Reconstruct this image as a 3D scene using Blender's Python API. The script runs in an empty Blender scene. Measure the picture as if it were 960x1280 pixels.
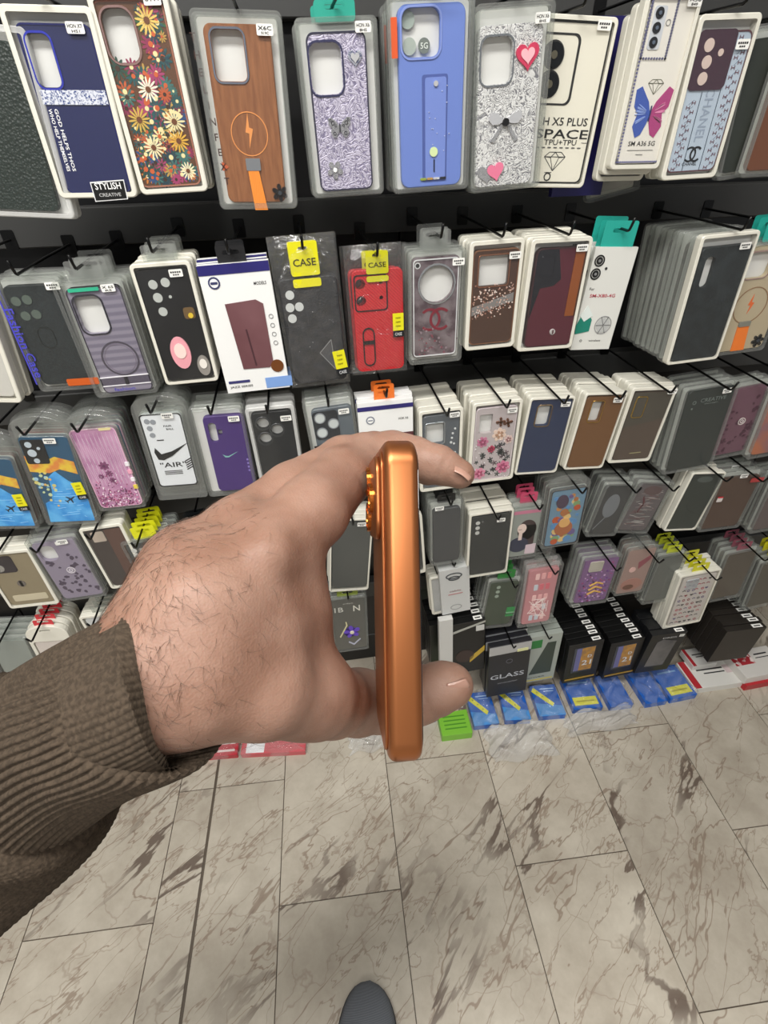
import bpy, math, random
import numpy as np
from mathutils import Vector, Matrix
from mathutils.geometry import tessellate_polygon

# ------------------------------------------------------------------ camera, world, lights, exposure
S = bpy.context.scene
COL = S.collection
F_PX = 634.905
FWD = Vector((0.11376409, 0.78873997, -0.60410842))
RGT = Vector((0.98778928, -0.15494292, -0.01627973))
UPV = Vector((0.1064428, 0.59487978, 0.79673583))
CAM = Vector((0, 0, 1.45))
cd = bpy.data.cameras.new('camera'); cam = bpy.data.objects.new('camera', cd); COL.objects.link(cam)
cd.sensor_fit = 'VERTICAL'; cd.sensor_height = 36.0; cd.lens = F_PX * 36.0 / 1280.0
cd.clip_start = 0.01; cd.clip_end = 50
cm = Matrix((RGT, UPV, -FWD)).transposed().to_4x4(); cm.translation = CAM
cam.matrix_world = cm
S.camera = cam
W_ = bpy.data.worlds.new('world'); S.world = W_; W_.use_nodes = True
W_.node_tree.nodes['Background'].inputs[0].default_value = (0.95, 0.97, 1.0, 1)
W_.node_tree.nodes['Background'].inputs[1].default_value = 0.27
S.view_settings.view_transform = 'Standard'; S.view_settings.look = 'None'
S.view_settings.exposure = 0.0; S.view_settings.gamma = 1.0; S.view_settings.use_curve_mapping = False
S.cycles.transparent_max_bounces = 20
S.cycles.max_bounces = 8
LAMPS = [(-0.6, -0.10, 1.3, 0.30, 43), (0.8, -0.15, 1.3, 0.30, 7), (-0.6, -1.5, 1.5, 0.3, 46), (0.9, -1.5, 1.5, 0.3, 3)]
for (lx, ly, lw, lh, e) in LAMPS:
    L = bpy.data.lights.new('ceiling_lamp_light', 'AREA'); L.shape = 'RECTANGLE'; L.size = lw; L.size_y = lh
    L.energy = e; L.color = (1.0, 0.985, 0.95)
    o = bpy.data.objects.new('ceiling_lamp_light', L); o.location = (lx, ly, 2.74); COL.objects.link(o)

# ------------------------------------------------------------------ helpers
rnd = random.Random(7)
def lin(c):
    if isinstance(c, str):
        c = [int(c[i:i+2], 16) / 255 for i in (0, 2, 4)]
        return tuple(v / 12.92 if v <= .04045 else ((v + .055) / 1.055) ** 2.4 for v in c)
    return c
def ray(px, py): return FWD + RGT * ((px - 480) / F_PX) - UPV * ((py - 640) / F_PX)
def P(px, py, Y):
    d = ray(px, py); return CAM + d * (Y / d.y)
def PF(px, py, z=0.0):
    d = ray(px, py); return CAM + d * ((z - CAM.z) / d.z)
def PC(px, py, depth): return CAM + ray(px, py) * depth
def tag(o, label=None, cat=None, group=None, kind=None):
    if label: o['label'] = label
    if cat: o['category'] = cat
    if group: o['group'] = group
    if kind: o['kind'] = kind
    return o
def empty(name, loc=(0, 0, 0), label=None, cat=None, group=None):
    o = bpy.data.objects.new(name, None); o.empty_display_size = .01; o.location = loc; COL.objects.link(o)
    return tag(o, label, cat, group)

MATS = {}
def mat(name, col=None, rough=.5, metal=0., kind=None, bump=0., scale=60., col2=None, spec=.5, alpha=None, coat=0., thr=(.4, .6), sss=0., dist=.001, detail=4):
    if name in MATS: return MATS[name]
    m = bpy.data.materials.new(name); m.use_nodes = True; nt = m.node_tree; n = nt.nodes; l = nt.links
    b = n['Principled BSDF']; out = n['Material Output']
    c = (*lin(col), 1); b.inputs['Base Color'].default_value = c
    b.inputs['Roughness'].default_value = rough; b.inputs['Metallic'].default_value = metal
    b.inputs['Specular IOR Level'].default_value = spec
    if coat: b.inputs['Coat Weight'].default_value = coat; b.inputs['Coat Roughness'].default_value = .08
    tc = n.new('ShaderNodeTexCoord'); src = tc.outputs['Object']
    def noise(sc, det=detail, t='ShaderNodeTexNoise'):
        x = n.new(t); x.inputs['Scale'].default_value = sc; l.new(src, x.inputs['Vector'])
        if t == 'ShaderNodeTexNoise': x.inputs['Detail'].default_value = det
        return x
    fac = None; hgt = None
    if kind in (None, 'noise', 'leather'):
        x = noise(scale); fac = x.outputs['Fac']; hgt = fac
        if kind == 'leather':
            v = noise(scale * 8, t='ShaderNodeTexVoronoi'); hgt = v.outputs['Distance']
    elif kind == 'speckle':
        x = noise(scale, t='ShaderNodeTexVoronoi'); fac = x.outputs['Color']; 
        s = n.new('ShaderNodeSeparateColor'); l.new(fac, s.inputs[0]); fac = s.outputs[0]; hgt = fac
    elif kind == 'cells':
        x = noise(scale, t='ShaderNodeTexVoronoi'); x.feature = 'DISTANCE_TO_EDGE'; fac = x.outputs['Distance']; hgt = fac
    elif kind in ('stripes', 'stripes_y', 'stripes_d'):
        x = n.new('ShaderNodeTexWave'); x.inputs['Scale'].default_value = scale; x.inputs['Distortion'].default_value = 0
        x.bands_direction = {'stripes': 'X', 'stripes_y': 'Y', 'stripes_d': 'DIAGONAL'}[kind]
        if kind == 'stripes_d':
            mp = n.new('ShaderNodeMapping'); mp.inputs['Scale'].default_value = (1, 1, 0); l.new(src, mp.inputs[0]); l.new(mp.outputs[0], x.inputs['Vector'])
        else: l.new(src, x.inputs['Vector'])
        fac = x.outputs['Fac']; hgt = fac
    elif kind == 'wood':
        mp = n.new('ShaderNodeMapping'); mp.inputs['Scale'].default_value = (scale * 4, scale * .5, scale); l.new(src, mp.inputs[0])
        x = n.new('ShaderNodeTexNoise'); x.inputs['Detail'].default_value = 5; l.new(mp.outputs[0], x.inputs['Vector']); x.inputs['Scale'].default_value = 1
        fac = x.outputs['Fac']; hgt = fac
    elif kind == 'swirl':
        x = noise(scale, 1); x.inputs['Distortion'].default_value = 2.5
        mth = n.new('ShaderNodeMath'); mth.operation = 'MULTIPLY'; mth.inputs[1].default_value = 5; l.new(x.outputs['Fac'], mth.inputs[0])
        m2 = n.new('ShaderNodeMath'); m2.operation = 'FRACT'; l.new(mth.outputs[0], m2.inputs[0])
        m3 = n.new('ShaderNodeMath'); m3.operation = 'PINGPONG'; m3.inputs[1].default_value = .5; l.new(m2.outputs[0], m3.inputs[0])
        m4 = n.new('ShaderNodeMath'); m4.operation = 'MULTIPLY'; m4.inputs[1].default_value = 2; l.new(m3.outputs[0], m4.inputs[0])
        fac = m4.outputs[0]; hgt = fac
    if col2 is not None:
        r = n.new('ShaderNodeValToRGB'); l.new(fac, r.inputs[0])
        r.color_ramp.elements[0].position = thr[0]; r.color_ramp.elements[0].color = c
        r.color_ramp.elements[1].position = thr[1]; r.color_ramp.elements[1].color = (*lin(col2), 1)
        l.new(r.outputs[0], b.inputs['Base Color'])
    if bump:
        bp = n.new('ShaderNodeBump'); bp.inputs['Strength'].default_value = bump; bp.inputs['Distance'].default_value = dist
        l.new(hgt, bp.inputs['Height']); l.new(bp.outputs[0], b.inputs['Normal'])
    if sss: b.inputs['Subsurface Weight'].default_value = sss; b.inputs['Subsurface Scale'].default_value = .004
    if alpha is not None: b.inputs['Alpha'].default_value = alpha
    MATS[name] = m; return m

def clear_mat(name, tint='ffffff', haze=.05, bump=.3, scale=60, rough=.12, gl=.9, dist=.002, ior=1.3):
    """thin clear plastic: mostly see-through, glossy by its angle, with a little milky haze"""
    if name in MATS: return MATS[name]
    m = bpy.data.materials.new(name); m.use_nodes = True; nt = m.node_tree; n = nt.nodes; l = nt.links
    n.remove(n['Principled BSDF']); out = n['Material Output']
    tr = n.new('ShaderNodeBsdfTransparent'); tr.inputs[0].default_value = (*lin(tint), 1)
    df = n.new('ShaderNodeBsdfDiffuse'); df.inputs[0].default_value = (.8, .8, .78, 1)
    g = n.new('ShaderNodeBsdfGlossy'); g.inputs['Roughness'].default_value = rough; g.inputs[0].default_value = (gl, gl, gl, 1)
    m1 = n.new('ShaderNodeMixShader'); m1.inputs[0].default_value = haze; l.new(tr.outputs[0], m1.inputs[1]); l.new(df.outputs[0], m1.inputs[2])
    lw = n.new('ShaderNodeLayerWeight'); lw.inputs[0].default_value = .5
    pw = n.new('ShaderNodeMath'); pw.operation = 'POWER'; pw.inputs[1].default_value = 4.5; l.new(lw.outputs['Facing'], pw.inputs[0])
    fr = n.new('ShaderNodeMath'); fr.operation = 'MULTIPLY_ADD'; fr.inputs[1].default_value = .7; r0 = ((ior - 1) / (ior + 1)) ** 2; fr.inputs[2].default_value = r0; l.new(pw.outputs[0], fr.inputs[0])
    m2 = n.new('ShaderNodeMixShader'); l.new(fr.outputs[0], m2.inputs[0]); l.new(m1.outputs[0], m2.inputs[1]); l.new(g.outputs[0], m2.inputs[2])
    if bump:
        tc = n.new('ShaderNodeTexCoord'); x = n.new('ShaderNodeTexNoise'); x.inputs['Scale'].default_value = scale; x.inputs['Detail'].default_value = 3
        x.inputs['Distortion'].default_value = 1.2
        l.new(tc.outputs['Object'], x.inputs['Vector'])
        bp = n.new('ShaderNodeBump'); bp.inputs['Strength'].default_value = bump; bp.inputs['Distance'].default_value = dist
        l.new(x.outputs['Fac'], bp.inputs['Height']); l.new(bp.outputs[0], g.inputs['Normal'])
    l.new(m2.outputs[0], out.inputs[0])
    MATS[name] = m; return m

def M_(spec):
    """a material from a short description: hex, or (hex, options)"""
    if isinstance(spec, bpy.types.Material): return spec
    if isinstance(spec, str): return mat('plain_' + spec, spec, rough=.45)
    o = dict(spec[1]); return mat('m_%s_%s' % (spec[0], '_'.join('%s%s' % (k, o[k]) for k in sorted(o))), spec[0], **o)

# ---- 2-D outlines
def rr(cx, cy, w, h, r, seg=5):
    r = min(r, w / 2 - 1e-5, h / 2 - 1e-5); pts = []
    for (sx, sy, a0) in ((1, 1, 0), (-1, 1, 90), (-1, -1, 180), (1, -1, 270)):
        for i in range(seg + 1):
            a = math.radians(a0 + 90 * i / seg)
            pts.append((cx + sx * (w / 2 - r) + r * math.cos(a), cy + sy * (h / 2 - r) + r * math.sin(a)))
    return pts
def circ(cx, cy, r, n=24, ry=None, a0=0):
    ry = r if ry is None else ry
    return [(cx + r * math.cos(a0 + 2 * math.pi * i / n), cy + ry * math.sin(a0 + 2 * math.pi * i / n)) for i in range(n)]
def arch(w, h, top, r=.006):
    """flat-bottomed outline whose top is a wide arc"""
    pts = [(w / 2, h - top)]
    for i in range(1, 16):
        a = math.pi * i / 16; pts.append((w / 2 * math.cos(a), h - top + top * math.sin(a) ** .8))
    pts.append((-w / 2, h - top))
    for i in range(5):
        a = math.pi + math.pi / 2 * i / 4; pts.append((-w / 2 + r + r * math.cos(a), r + r * math.sin(a)))
    for i in range(5):
        a = -math.pi / 2 + math.pi / 2 * i / 4; pts.append((w / 2 - r + r * math.cos(a), r + r * math.sin(a)))
    return pts
def heart(cx, cy, s, rot=0):
    pts = []
    for i in range(28):
        t = 2 * math.pi * i / 28
        x = 16 * math.sin(t) ** 3 / 17; y = (13 * math.cos(t) - 5 * math.cos(2 * t) - 2 * math.cos(3 * t) - math.cos(4 * t)) / 17
        pts.append((cx + s * (x * math.cos(rot) - y * math.sin(rot)), cy + s * (x * math.sin(rot) + y * math.cos(rot))))
    return pts[::-1]
def petalpts(cx, cy, l, w, a, d0=0.15):
    pts = []
    for i in range(10):
        t = 2 * math.pi * i / 10
        u = l * (d0 + (1 - d0) * (1 + math.cos(t)) / 2); v = w / 2 * math.sin(t) * (.6 + .4 * (u / l))
        pts.append((cx + u * math.cos(a) - v * math.sin(a), cy + u * math.sin(a) + v * math.cos(a)))
    return pts
def inset(pts, d):
    n = len(pts); out = []; ar = sum(pts[i][0] * pts[(i+1) % n][1] - pts[(i+1) % n][0] * pts[i][1] for i in range(n))
    s = 1 if ar > 0 else -1
    for i in range(n):
        a = pts[i-1]; b = pts[i]; c = pts[(i+1) % n]
        e = (c[0] - a[0], c[1] - a[1]); L = math.hypot(*e) or 1
        out.append((b[0] - s * e[1] / L * d, b[1] + s * e[0] / L * d))
    return out

TXT = {}
def text_geo(s):
    if s in TXT: return TXT[s]
    cu = bpy.data.curves.new('lettering', 'FONT'); cu.body = s; cu.size = 1; cu.offset = .012; cu.resolution_u = 2
    o = bpy.data.objects.new('lettering', cu); COL.objects.link(o)
    bpy.context.view_layer.update()
    dg = bpy.context.evaluated_depsgraph_get(); me = o.evaluated_get(dg).to_mesh()
    V = [tuple(v.co) for v in me.vertices]; Fc = [tuple(p.vertices) for p in me.polygons]
    o.evaluated_get(dg).to_mesh_clear(); bpy.data.objects.remove(o); bpy.data.curves.remove(cu)
    if V:
        x0 = min(v[0] for v in V); x1 = max(v[0] for v in V); y0 = min(v[1] for v in V); y1 = max(v[1] for v in V)
    else: x0 = x1 = y0 = y1 = 0
    TXT[s] = (V, Fc, x0, x1, y0, y1); return TXT[s]

class MB:
    def __init__(s): s.v = []; s.f = []; s.m = []; s.mats = []
    def mi(s, m):
        m = M_(m)
        if m not in s.mats: s.mats.append(m)
        return s.mats.index(m)
    def plate(s, pts, z0, z1, m, holes=(), ch=0., back=True):
        i = s.mi(m)
        def area(q): return sum(q[k-1][0] * q[k][1] - q[k][0] * q[k-1][1] for k in range(len(q)))
        pts = list(pts)
        if area(pts) < 0: pts = pts[::-1]
        hs = [list(h) if area(list(h)) < 0 else list(h)[::-1] for h in holes]
        loops = [pts] + hs
        tris = tessellate_polygon([[Vector((x, y, 0)) for x, y in L] for L in loops])
        def lay(z, ls):
            b = len(s.v)
            for L in ls:
                for (x, y) in L: s.v.append((x, y, z))
            return b
        top_l = [inset(L, ch) if ch else L for L in loops]
        bt = lay(z1, top_l)
        flat = [p for L in top_l for p in L]
        def tri(t, flip=False):
            a, b_, c = t
            A = (flat[b_][0]-flat[a][0])*(flat[c][1]-flat[a][1]) - (flat[b_][1]-flat[a][1])*(flat[c][0]-flat[a][0])
            if (A < 0) != flip: t = (a, c, b_)
            return t
        for t in tris: s.f.append(tuple(bt + k for k in tri(t))); s.m.append(i)
        if z0 == z1: return s
        rings = [bt]
        if ch: rings.append(lay(z1 - ch, loops))
        bb = lay(z0, loops); rings.append(bb)
        for ra, rb in zip(rings, rings[1:]):
            off = 0
            for L in loops:
                n = len(L)
                for k in range(n):
                    k2 = (k + 1) % n
                    s.f.append((rb + off + k, rb + off + k2, ra + off + k2, ra + off + k)); s.m.append(i)
                off += n
        if back:
            for t in tris: s.f.append(tuple(bb + k for k in tri(t, True))); s.m.append(i)
        return s
    def box(s, x0, x1, y0, y1, z0, z1, m, ch=0.0): return s.plate([(x0, y0), (x1, y0), (x1, y1), (x0, y1)], z0, z1, m, ch=ch)
    def ring(s, cx, cy, r, t, z0, z1, m, ry=None, n=28):
        ry = r if ry is None else ry
        return s.plate(circ(cx, cy, r, n, ry), z0, z1, m, holes=[circ(cx, cy, r - t, n, ry - t)])
    def line(s, pts, w, z0, z1, m):
        for a, b in zip(pts, pts[1:]):
            dx, dy = b[0] - a[0], b[1] - a[1]; L = math.hypot(dx, dy) or 1; nx, ny = -dy / L * w / 2, dx / L * w / 2
            s.plate([(a[0] + nx, a[1] + ny), (a[0] - nx, a[1] - ny), (b[0] - nx, b[1] - ny), (b[0] + nx, b[1] + ny)], z0, z1, m, back=False)
        return s
    def text(s, t, cx, cy, h, z, m, rot=0., w=None, bold=0):
        V, Fc, x0, x1, y0, y1 = text_geo(t); i = s.mi(m)
        if not V: return s
        k = h / max(y1 - y0, .3); kx = k if w is None else w / (x1 - x0); c, sn = math.cos(rot), math.sin(rot); b = len(s.v)
        for v in V:
            x = (v[0] - (x0 + x1) / 2) * kx; y = (v[1] - (y0 + y1) / 2) * k
            s.v.append((cx + x * c - y * sn, cy + x * sn + y * c, z))
        for f in Fc: s.f.append(tuple(b + q for q in f)); s.m.append(i)
        return s
    def tube(s, pts, r, m, n=7, cap=True):
        i = s.mi(m); pts = [Vector(p) for p in pts]; rings = []
        rs = r if isinstance(r, (list, tuple)) else [r] * len(pts)
        prev = None
        for k, p in enumerate(pts):
            d = (pts[min(k + 1, len(pts) - 1)] - pts[max(k - 1, 0)]).normalized()
            if prev is None:
                a = d.cross(Vector((0, 0, 1)));
                if a.length < .1: a = d.cross(Vector((1, 0, 0)))
            else: a = prev - d * prev.dot(d)
            a.normalize(); prev = a; bb = d.cross(a); st = len(s.v)
            for q in range(n):
                t = 2 * math.pi * q / n; w = p + (a * math.cos(t) + bb * math.sin(t)) * rs[k]; s.v.append(tuple(w))
            rings.append(st)
        for ra, rb in zip(rings, rings[1:]):
            for q in range(n): s.f.append((ra + q, ra + (q + 1) % n, rb + (q + 1) % n, rb + q)); s.m.append(i)
        if cap:
            s.f.append(tuple(rings[0] + q for q in range(n))[::-1]); s.m.append(i)
            s.f.append(tuple(rings[-1] + q for q in range(n))); s.m.append(i)
        return s
    def grid(s, fn, nu, nv, m):
        i = s.mi(m); b = len(s.v)
        for a in range(nu + 1):
            for c in range(nv + 1): s.v.append(tuple(fn(a / nu, c / nv)))
        for a in range(nu):
            for c in range(nv):
                q = b + a * (nv + 1) + c; s.f.append((q, q + nv + 1, q + nv + 2, q + 1)); s.m.append(i)
        return s
    def build(s, name, parent=None, smooth=False):
        me = bpy.data.meshes.new(name); me.from_pydata(s.v, [], s.f)
        for m in s.mats: me.materials.append(m)
        me.polygons.foreach_set('material_index', s.m)
        if smooth: me.polygons.foreach_set('use_smooth', [True] * len(s.f))
        me.update()
        o = bpy.data.objects.new(name, me); COL.objects.link(o)
        if parent is not None: o.parent = parent
        return o

# ------------------------------------------------------------------ the setting
def struct(o): o['kind'] = 'structure'; return o
BLACK = mat('black_panel', '0c0c0d', rough=.35, scale=8, bump=.02)
RAILM = mat('black_rail', '3b3b3a', rough=.5, scale=30, bump=.05)
# marble tile floor: one tile per polygon, own grain by a per-tile attribute
def floor_build():
    TY = 0.0424283628
    c, s_ = math.cos(TY), math.sin(TY)
    def W(u, v): return (u * c + v * s_, -u * s_ + v * c)
    g = .0012
    V = []; Fc = []; idx = []
    starts = {0: .72, 1: .431, 2: .737, 3: .443, -1: .418, -2: .71}
    k = 0
    for col in range(-14, 15):
        v0 = starts.get(col, .72 - .3 * (col % 2) + .01 * (col % 3)); v0 -= 1.2 + .6 * 6
        cuts = [(.064 + .287 * col, .064 + .287 * (col + 1))]
        if col == -2: cuts = [(cuts[0][0], -.4165), (-.4115, cuts[0][1])]
        for (ua, ub) in cuts:
            for j in range(11):
                va = v0 + .6 * j; vb = va + .6
                if va > 1.6 or vb < -3.2: continue
                b = len(V)
                for (u, v) in ((ua + g, va + g), (ub - g, va + g), (ub - g, vb - g), (ua + g, vb - g)):
                    x, y = W(u, v); V.append((x, y, 0.0))
                for (u, v) in ((ua + g, va + g), (ub - g, va + g), (ub - g, vb - g), (ua + g, vb - g)):
                    x, y = W(u, v); V.append((x, y, -.003))
                Fc.append((b, b + 1, b + 2, b + 3)); idx.append(k)
                for q in range(4):
                    q2 = (q + 1) % 4; Fc.append((b + 4 + q, b + 4 + q2, b + q2, b + q)); idx.append(k)
                k += 1
    b = len(V); V += [(-4, -3.2, -.0022), (4.2, -3.2, -.0022), (4.2, 2, -.0022), (-4, 2, -.0022)]; Fc.append((b, b + 1, b + 2, b + 3)); idx.append(-1)
    me = bpy.data.meshes.new('floor'); me.from_pydata(V, [], Fc)
    at = me.attributes.new('tile', 'FLOAT', 'FACE'); at.data.foreach_set('value', [float(i) for i in idx])
    m = bpy.data.materials.new('marble_tile'); m.use_nodes = True; nt = m.node_tree; n = nt.nodes; l = nt.links; bs = n['Principled BSDF']
    tc = n.new('ShaderNodeTexCoord'); atn = n.new('ShaderNodeAttribute'); atn.attribute_name = 'tile'
    def math_(op, a, b2=None):
        x = n.new('ShaderNodeMath'); x.operation = op
        for i_, q in enumerate((a, b2)):
            if q is None: continue
            if isinstance(q, (int, float)): x.inputs[i_].default_value = q
            else: l.new(q, x.inputs[i_])
        return x.outputs[0]
    wn = n.new('ShaderNodeTexWhiteNoise'); wn.noise_dimensions = '1D'; l.new(atn.outputs['Fac'], wn.inputs['W'])
    off = n.new('ShaderNodeVectorMath'); off.operation = 'SCALE'; l.new(wn.outputs['Color'], off.inputs[0]); off.inputs['Scale'].default_value = 20
    add = n.new('ShaderNodeVectorMath'); add.operation = 'ADD'; l.new(tc.outputs['Object'], add.inputs[0]); l.new(off.outputs[0], add.inputs[1])
    rot = n.new('ShaderNodeMapping'); rot.inputs['Rotation'].default_value = (0, 0, math.radians(-38)); rot.inputs['Scale'].default_value = (1, 1, 0); l.new(add.outputs[0], rot.inputs[0])
    def noise(vec, sc, det, rough_=.55, di=0.):
        x = n.new('ShaderNodeTexNoise'); x.inputs['Scale'].default_value = sc; x.inputs['Detail'].default_value = det; x.inputs['Roughness'].default_value = rough_
        x.inputs['Distortion'].default_value = di; l.new(vec, x.inputs['Vector']); return x.outputs['Fac']
    st = n.new('ShaderNodeMapping'); st.inputs['Scale'].default_value = (1.3, 5.0, 1); l.new(rot.outputs[0], st.inputs[0])
    def vein(vec, sc, det, w, di, lvl=.5):
        f = noise(vec, sc, det, .55, di); a = math_('ABSOLUTE', math_('SUBTRACT', f, lvl)); r = n.new('ShaderNodeMapRange'); l.new(a, r.inputs[0])
        r.inputs[1].default_value = 0; r.inputs[2].default_value = w; r.inputs[3].default_value = 1.9; r.inputs[4].default_value = -.35; return math_('MINIMUM', math_('MAXIMUM', r.outputs[0], 0.), 1.)
    mask = n.new('ShaderNodeMapRange'); l.new(noise(add.outputs[0], 3.4, 2), mask.inputs[0]); mask.inputs[1].default_value = .44; mask.inputs[2].default_value = .6
    thin = vein(st.outputs[0], 1.3, 5, .007, .35); thin2 = vein(st.outputs[0], 2.4, 5, .0075, .4, .47)
    cell = n.new('ShaderNodeTexVoronoi'); cell.feature = 'DISTANCE_TO_EDGE'; cell.inputs['Scale'].default_value = 5
    wv = n.new('ShaderNodeVectorMath'); wv.operation = 'ADD'
    nn = n.new('ShaderNodeTexNoise'); nn.inputs['Scale'].default_value = 9; nn.inputs['Detail'].default_value = 4; l.new(add.outputs[0], nn.inputs['Vector'])
    sc_ = n.new('ShaderNodeVectorMath'); sc_.operation = 'SCALE'; sc_.inputs['Scale'].default_value = .16; l.new(nn.outputs['Color'], sc_.inputs[0])
    l.new(rot.outputs[0], wv.inputs[0]); l.new(sc_.outputs[0], wv.inputs[1])
    cs = n.new('ShaderNodeMapping'); cs.inputs['Scale'].default_value = (1.0, 1.9, 1); l.new(wv.outputs[0], cs.inputs[0]); l.new(cs.outputs[0], cell.inputs['Vector'])
    cr = n.new('ShaderNodeMapRange'); l.new(cell.outputs['Distance'], cr.inputs[0]); cr.inputs[1].default_value = 0; cr.inputs[2].default_value = .016; cr.inputs[3].default_value = .8; cr.inputs[4].default_value = 0
    bold = vein(st.outputs[0], .85, 6, .017, .4, .55)
    boldm = math_('MULTIPLY', bold, mask.outputs[0])
    base = n.new('ShaderNodeValToRGB'); l.new(noise(add.outputs[0], 7, 6, .65), base.inputs[0])
    e = base.color_ramp.elements; e[0].position = .3; e[0].color = (*lin('a3998a'), 1); e[1].position = .68; e[1].color = (*lin('c3bbac'), 1)
    v1 = math_('MAXIMUM', math_('MAXIMUM', math_('MULTIPLY', thin, .75), math_('MULTIPLY', thin2, .6)), math_('MULTIPLY', cr.outputs[0], .55))
    mx = n.new('ShaderNodeMix'); mx.data_type = 'RGBA'; l.new(v1, mx.inputs[0]); l.new(base.outputs[0], mx.inputs[6]); mx.inputs[7].default_value = (*lin('877565'), 1)
    mx2 = n.new('ShaderNodeMix'); mx2.data_type = 'RGBA'; l.new(math_('MULTIPLY', boldm, .9), mx2.inputs[0]); l.new(mx.outputs[2], mx2.inputs[6]); mx2.inputs[7].default_value = (*lin('5f5046'), 1)
    lt = n.new('ShaderNodeMath'); lt.operation = 'LESS_THAN'; lt.inputs[1].default_value = -.5; l.new(atn.outputs['Fac'], lt.inputs[0])
    mx3 = n.new('ShaderNodeMix'); mx3.data_type = 'RGBA'; l.new(lt.outputs[0], mx3.inputs[0]); l.new(mx2.outputs[2], mx3.inputs[6]); mx3.inputs[7].default_value = (*lin('5d5348'), 1)
    hv = n.new('ShaderNodeHueSaturation'); l.new(mx3.outputs[2], hv.inputs['Color'])
    vr = n.new('ShaderNodeMapRange'); l.new(wn.outputs['Value'], vr.inputs[0]); vr.inputs[3].default_value = .9; vr.inputs[4].default_value = 1.06; l.new(vr.outputs[0], hv.inputs['Value'])
    l.new(hv.outputs[0], bs.inputs['Base Color']); bs.inputs['Roughness'].default_value = .42; bs.inputs['Specular IOR Level'].default_value = .35
    me.materials.append(m); o = bpy.data.objects.new('floor', me); COL.objects.link(o); struct(o)
floor_build()
PL = mat('painted_wall', '8d8a84', rough=.8, scale=4)
struct(MB().plate([(-4, 0), (4.2, 0), (4.2, 2.8), (-4, 2.8)], 0, .06, PL).build('wall_back')).matrix_world = Matrix(((1, 0, 0, 0), (0, 0, -1, 1.36), (0, 1, 0, 0), (0, 0, 0, 1)))
struct(MB().plate([(-4, -3.2), (4.2, -3.2), (4.2, 1.36), (-4, 1.36)], 2.8, 2.86, mat('ceiling_paint', 'd8d6d0', rough=.9, scale=5)).build('ceiling'))
for (lx, ly, lw, lh, e), wh in zip(LAMPS, ('left end above the rack', 'right end above the rack', 'left side behind the person', 'right side behind the person')):
    t = empty('ceiling_light', (lx, ly, 2.76), 'flat white light panel in the ceiling, ' + wh, 'ceiling light', 'ceiling light panels')
    MB().plate(rr(0, 0, lw + .04, lh + .04, .01), -.0, .04, ('e8e8e8', dict(rough=.4)), holes=[rr(0, 0, lw, lh, .005)]).build('frame', t)
    em = MATS.get('lamp_diffuser')
    if not em:
        em = bpy.data.materials.new('lamp_diffuser'); em.use_nodes = True; MATS['lamp_diffuser'] = em
        b = em.node_tree.nodes['Principled BSDF']; b.inputs['Emission Color'].default_value = (1, .98, .95, 1); b.inputs['Emission Strength'].default_value = 3.0
    MB().plate(rr(0, 0, lw, lh, .005), .01, .03, em).build('diffuser', t)

# display rack: black back boards with horizontal rails
YB = 1.085
rack = empty('display_rack', (0, 1.2, 0), 'black wall display rack carrying all the hanging phone cases', 'display rack')
def wallmesh(mb, name, parent, Y):
    o = mb.build(name, parent); o.matrix_parent_inverse = Matrix.Identity(4)
    o.matrix_basis = Matrix.Translation((0, -1.2, 0)) @ Matrix(((1, 0, 0, 0), (0, 0, -1, Y), (0, 1, 0, 0), (0, 0, 0, 1))); return o
for i in range(4):
    x0 = -1.9 + i * 1.05
    wallmesh(MB().box(x0, x0 + 1.046, .12, 2.3, -.03, 0, BLACK, ch=.001), 'back_panel', rack, YB + .002)
for z in (1.61, 1.322, 1.0, .735, .53, .36):
    wallmesh(MB().box(-1.9, 2.3, z - .029, z + .029, 0, .03, RAILM, ch=.002), 'rail', rack, YB - .001)
for i in range(5):
    wallmesh(MB().box(-1.925 + i * 1.05, -1.875 + i * 1.05, 0, 2.3, -.06, -.03, RAILM, ch=.001), 'upright', rack, YB + .002)
wallmesh(MB().box(-1.9, 2.3, 0, .12, -.03, .0, BLACK, ch=.002), 'plinth', rack, YB)

# ------------------------------------------------------------------ packages
MILKY = clear_mat('milky_tray', haze=.5, bump=.25, scale=40, rough=.15)
CLEARTRAY = clear_mat('clear_tray', tint='eceeec', haze=.10, bump=.3, scale=50, rough=.12)
CREAM = mat('cream_tray', 'e2dfd2', rough=.28, scale=20, bump=.1)
COVER = clear_mat('clear_cover', haze=.01, bump=.35, scale=22, rough=.08, dist=.001, ior=1.22)
BAGM = clear_mat('clear_bag', haze=.02, ior=1.6, bump=1.0, scale=34, rough=.14, dist=.006)
STK = mat('sticker_paper', 'f2f1ec', rough=.6, scale=300)
INK = mat('black_ink', '141414', rough=.6)
HOOKM = mat('hook_wire', '0b0b0b', rough=.3, metal=.3)
CHROME = mat('chrome', 'dcdcde', rough=.22, metal=.45, coat=.6)
GEM = mat('gem', 'f2f5ff', rough=.12, metal=.2, kind='speckle', scale=650, bump=.8, dist=.0006, col2='4a5c98', thr=(.35, .9), coat=.5)
FILM2 = clear_mat('empty_film', haze=.3, bump=1.0, scale=70., rough=.12, dist=.005, ior=1.5)
FILM = clear_mat('loose_film', haze=.10, bump=.8, scale=60., rough=.12, dist=.004, ior=1.45)

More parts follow.
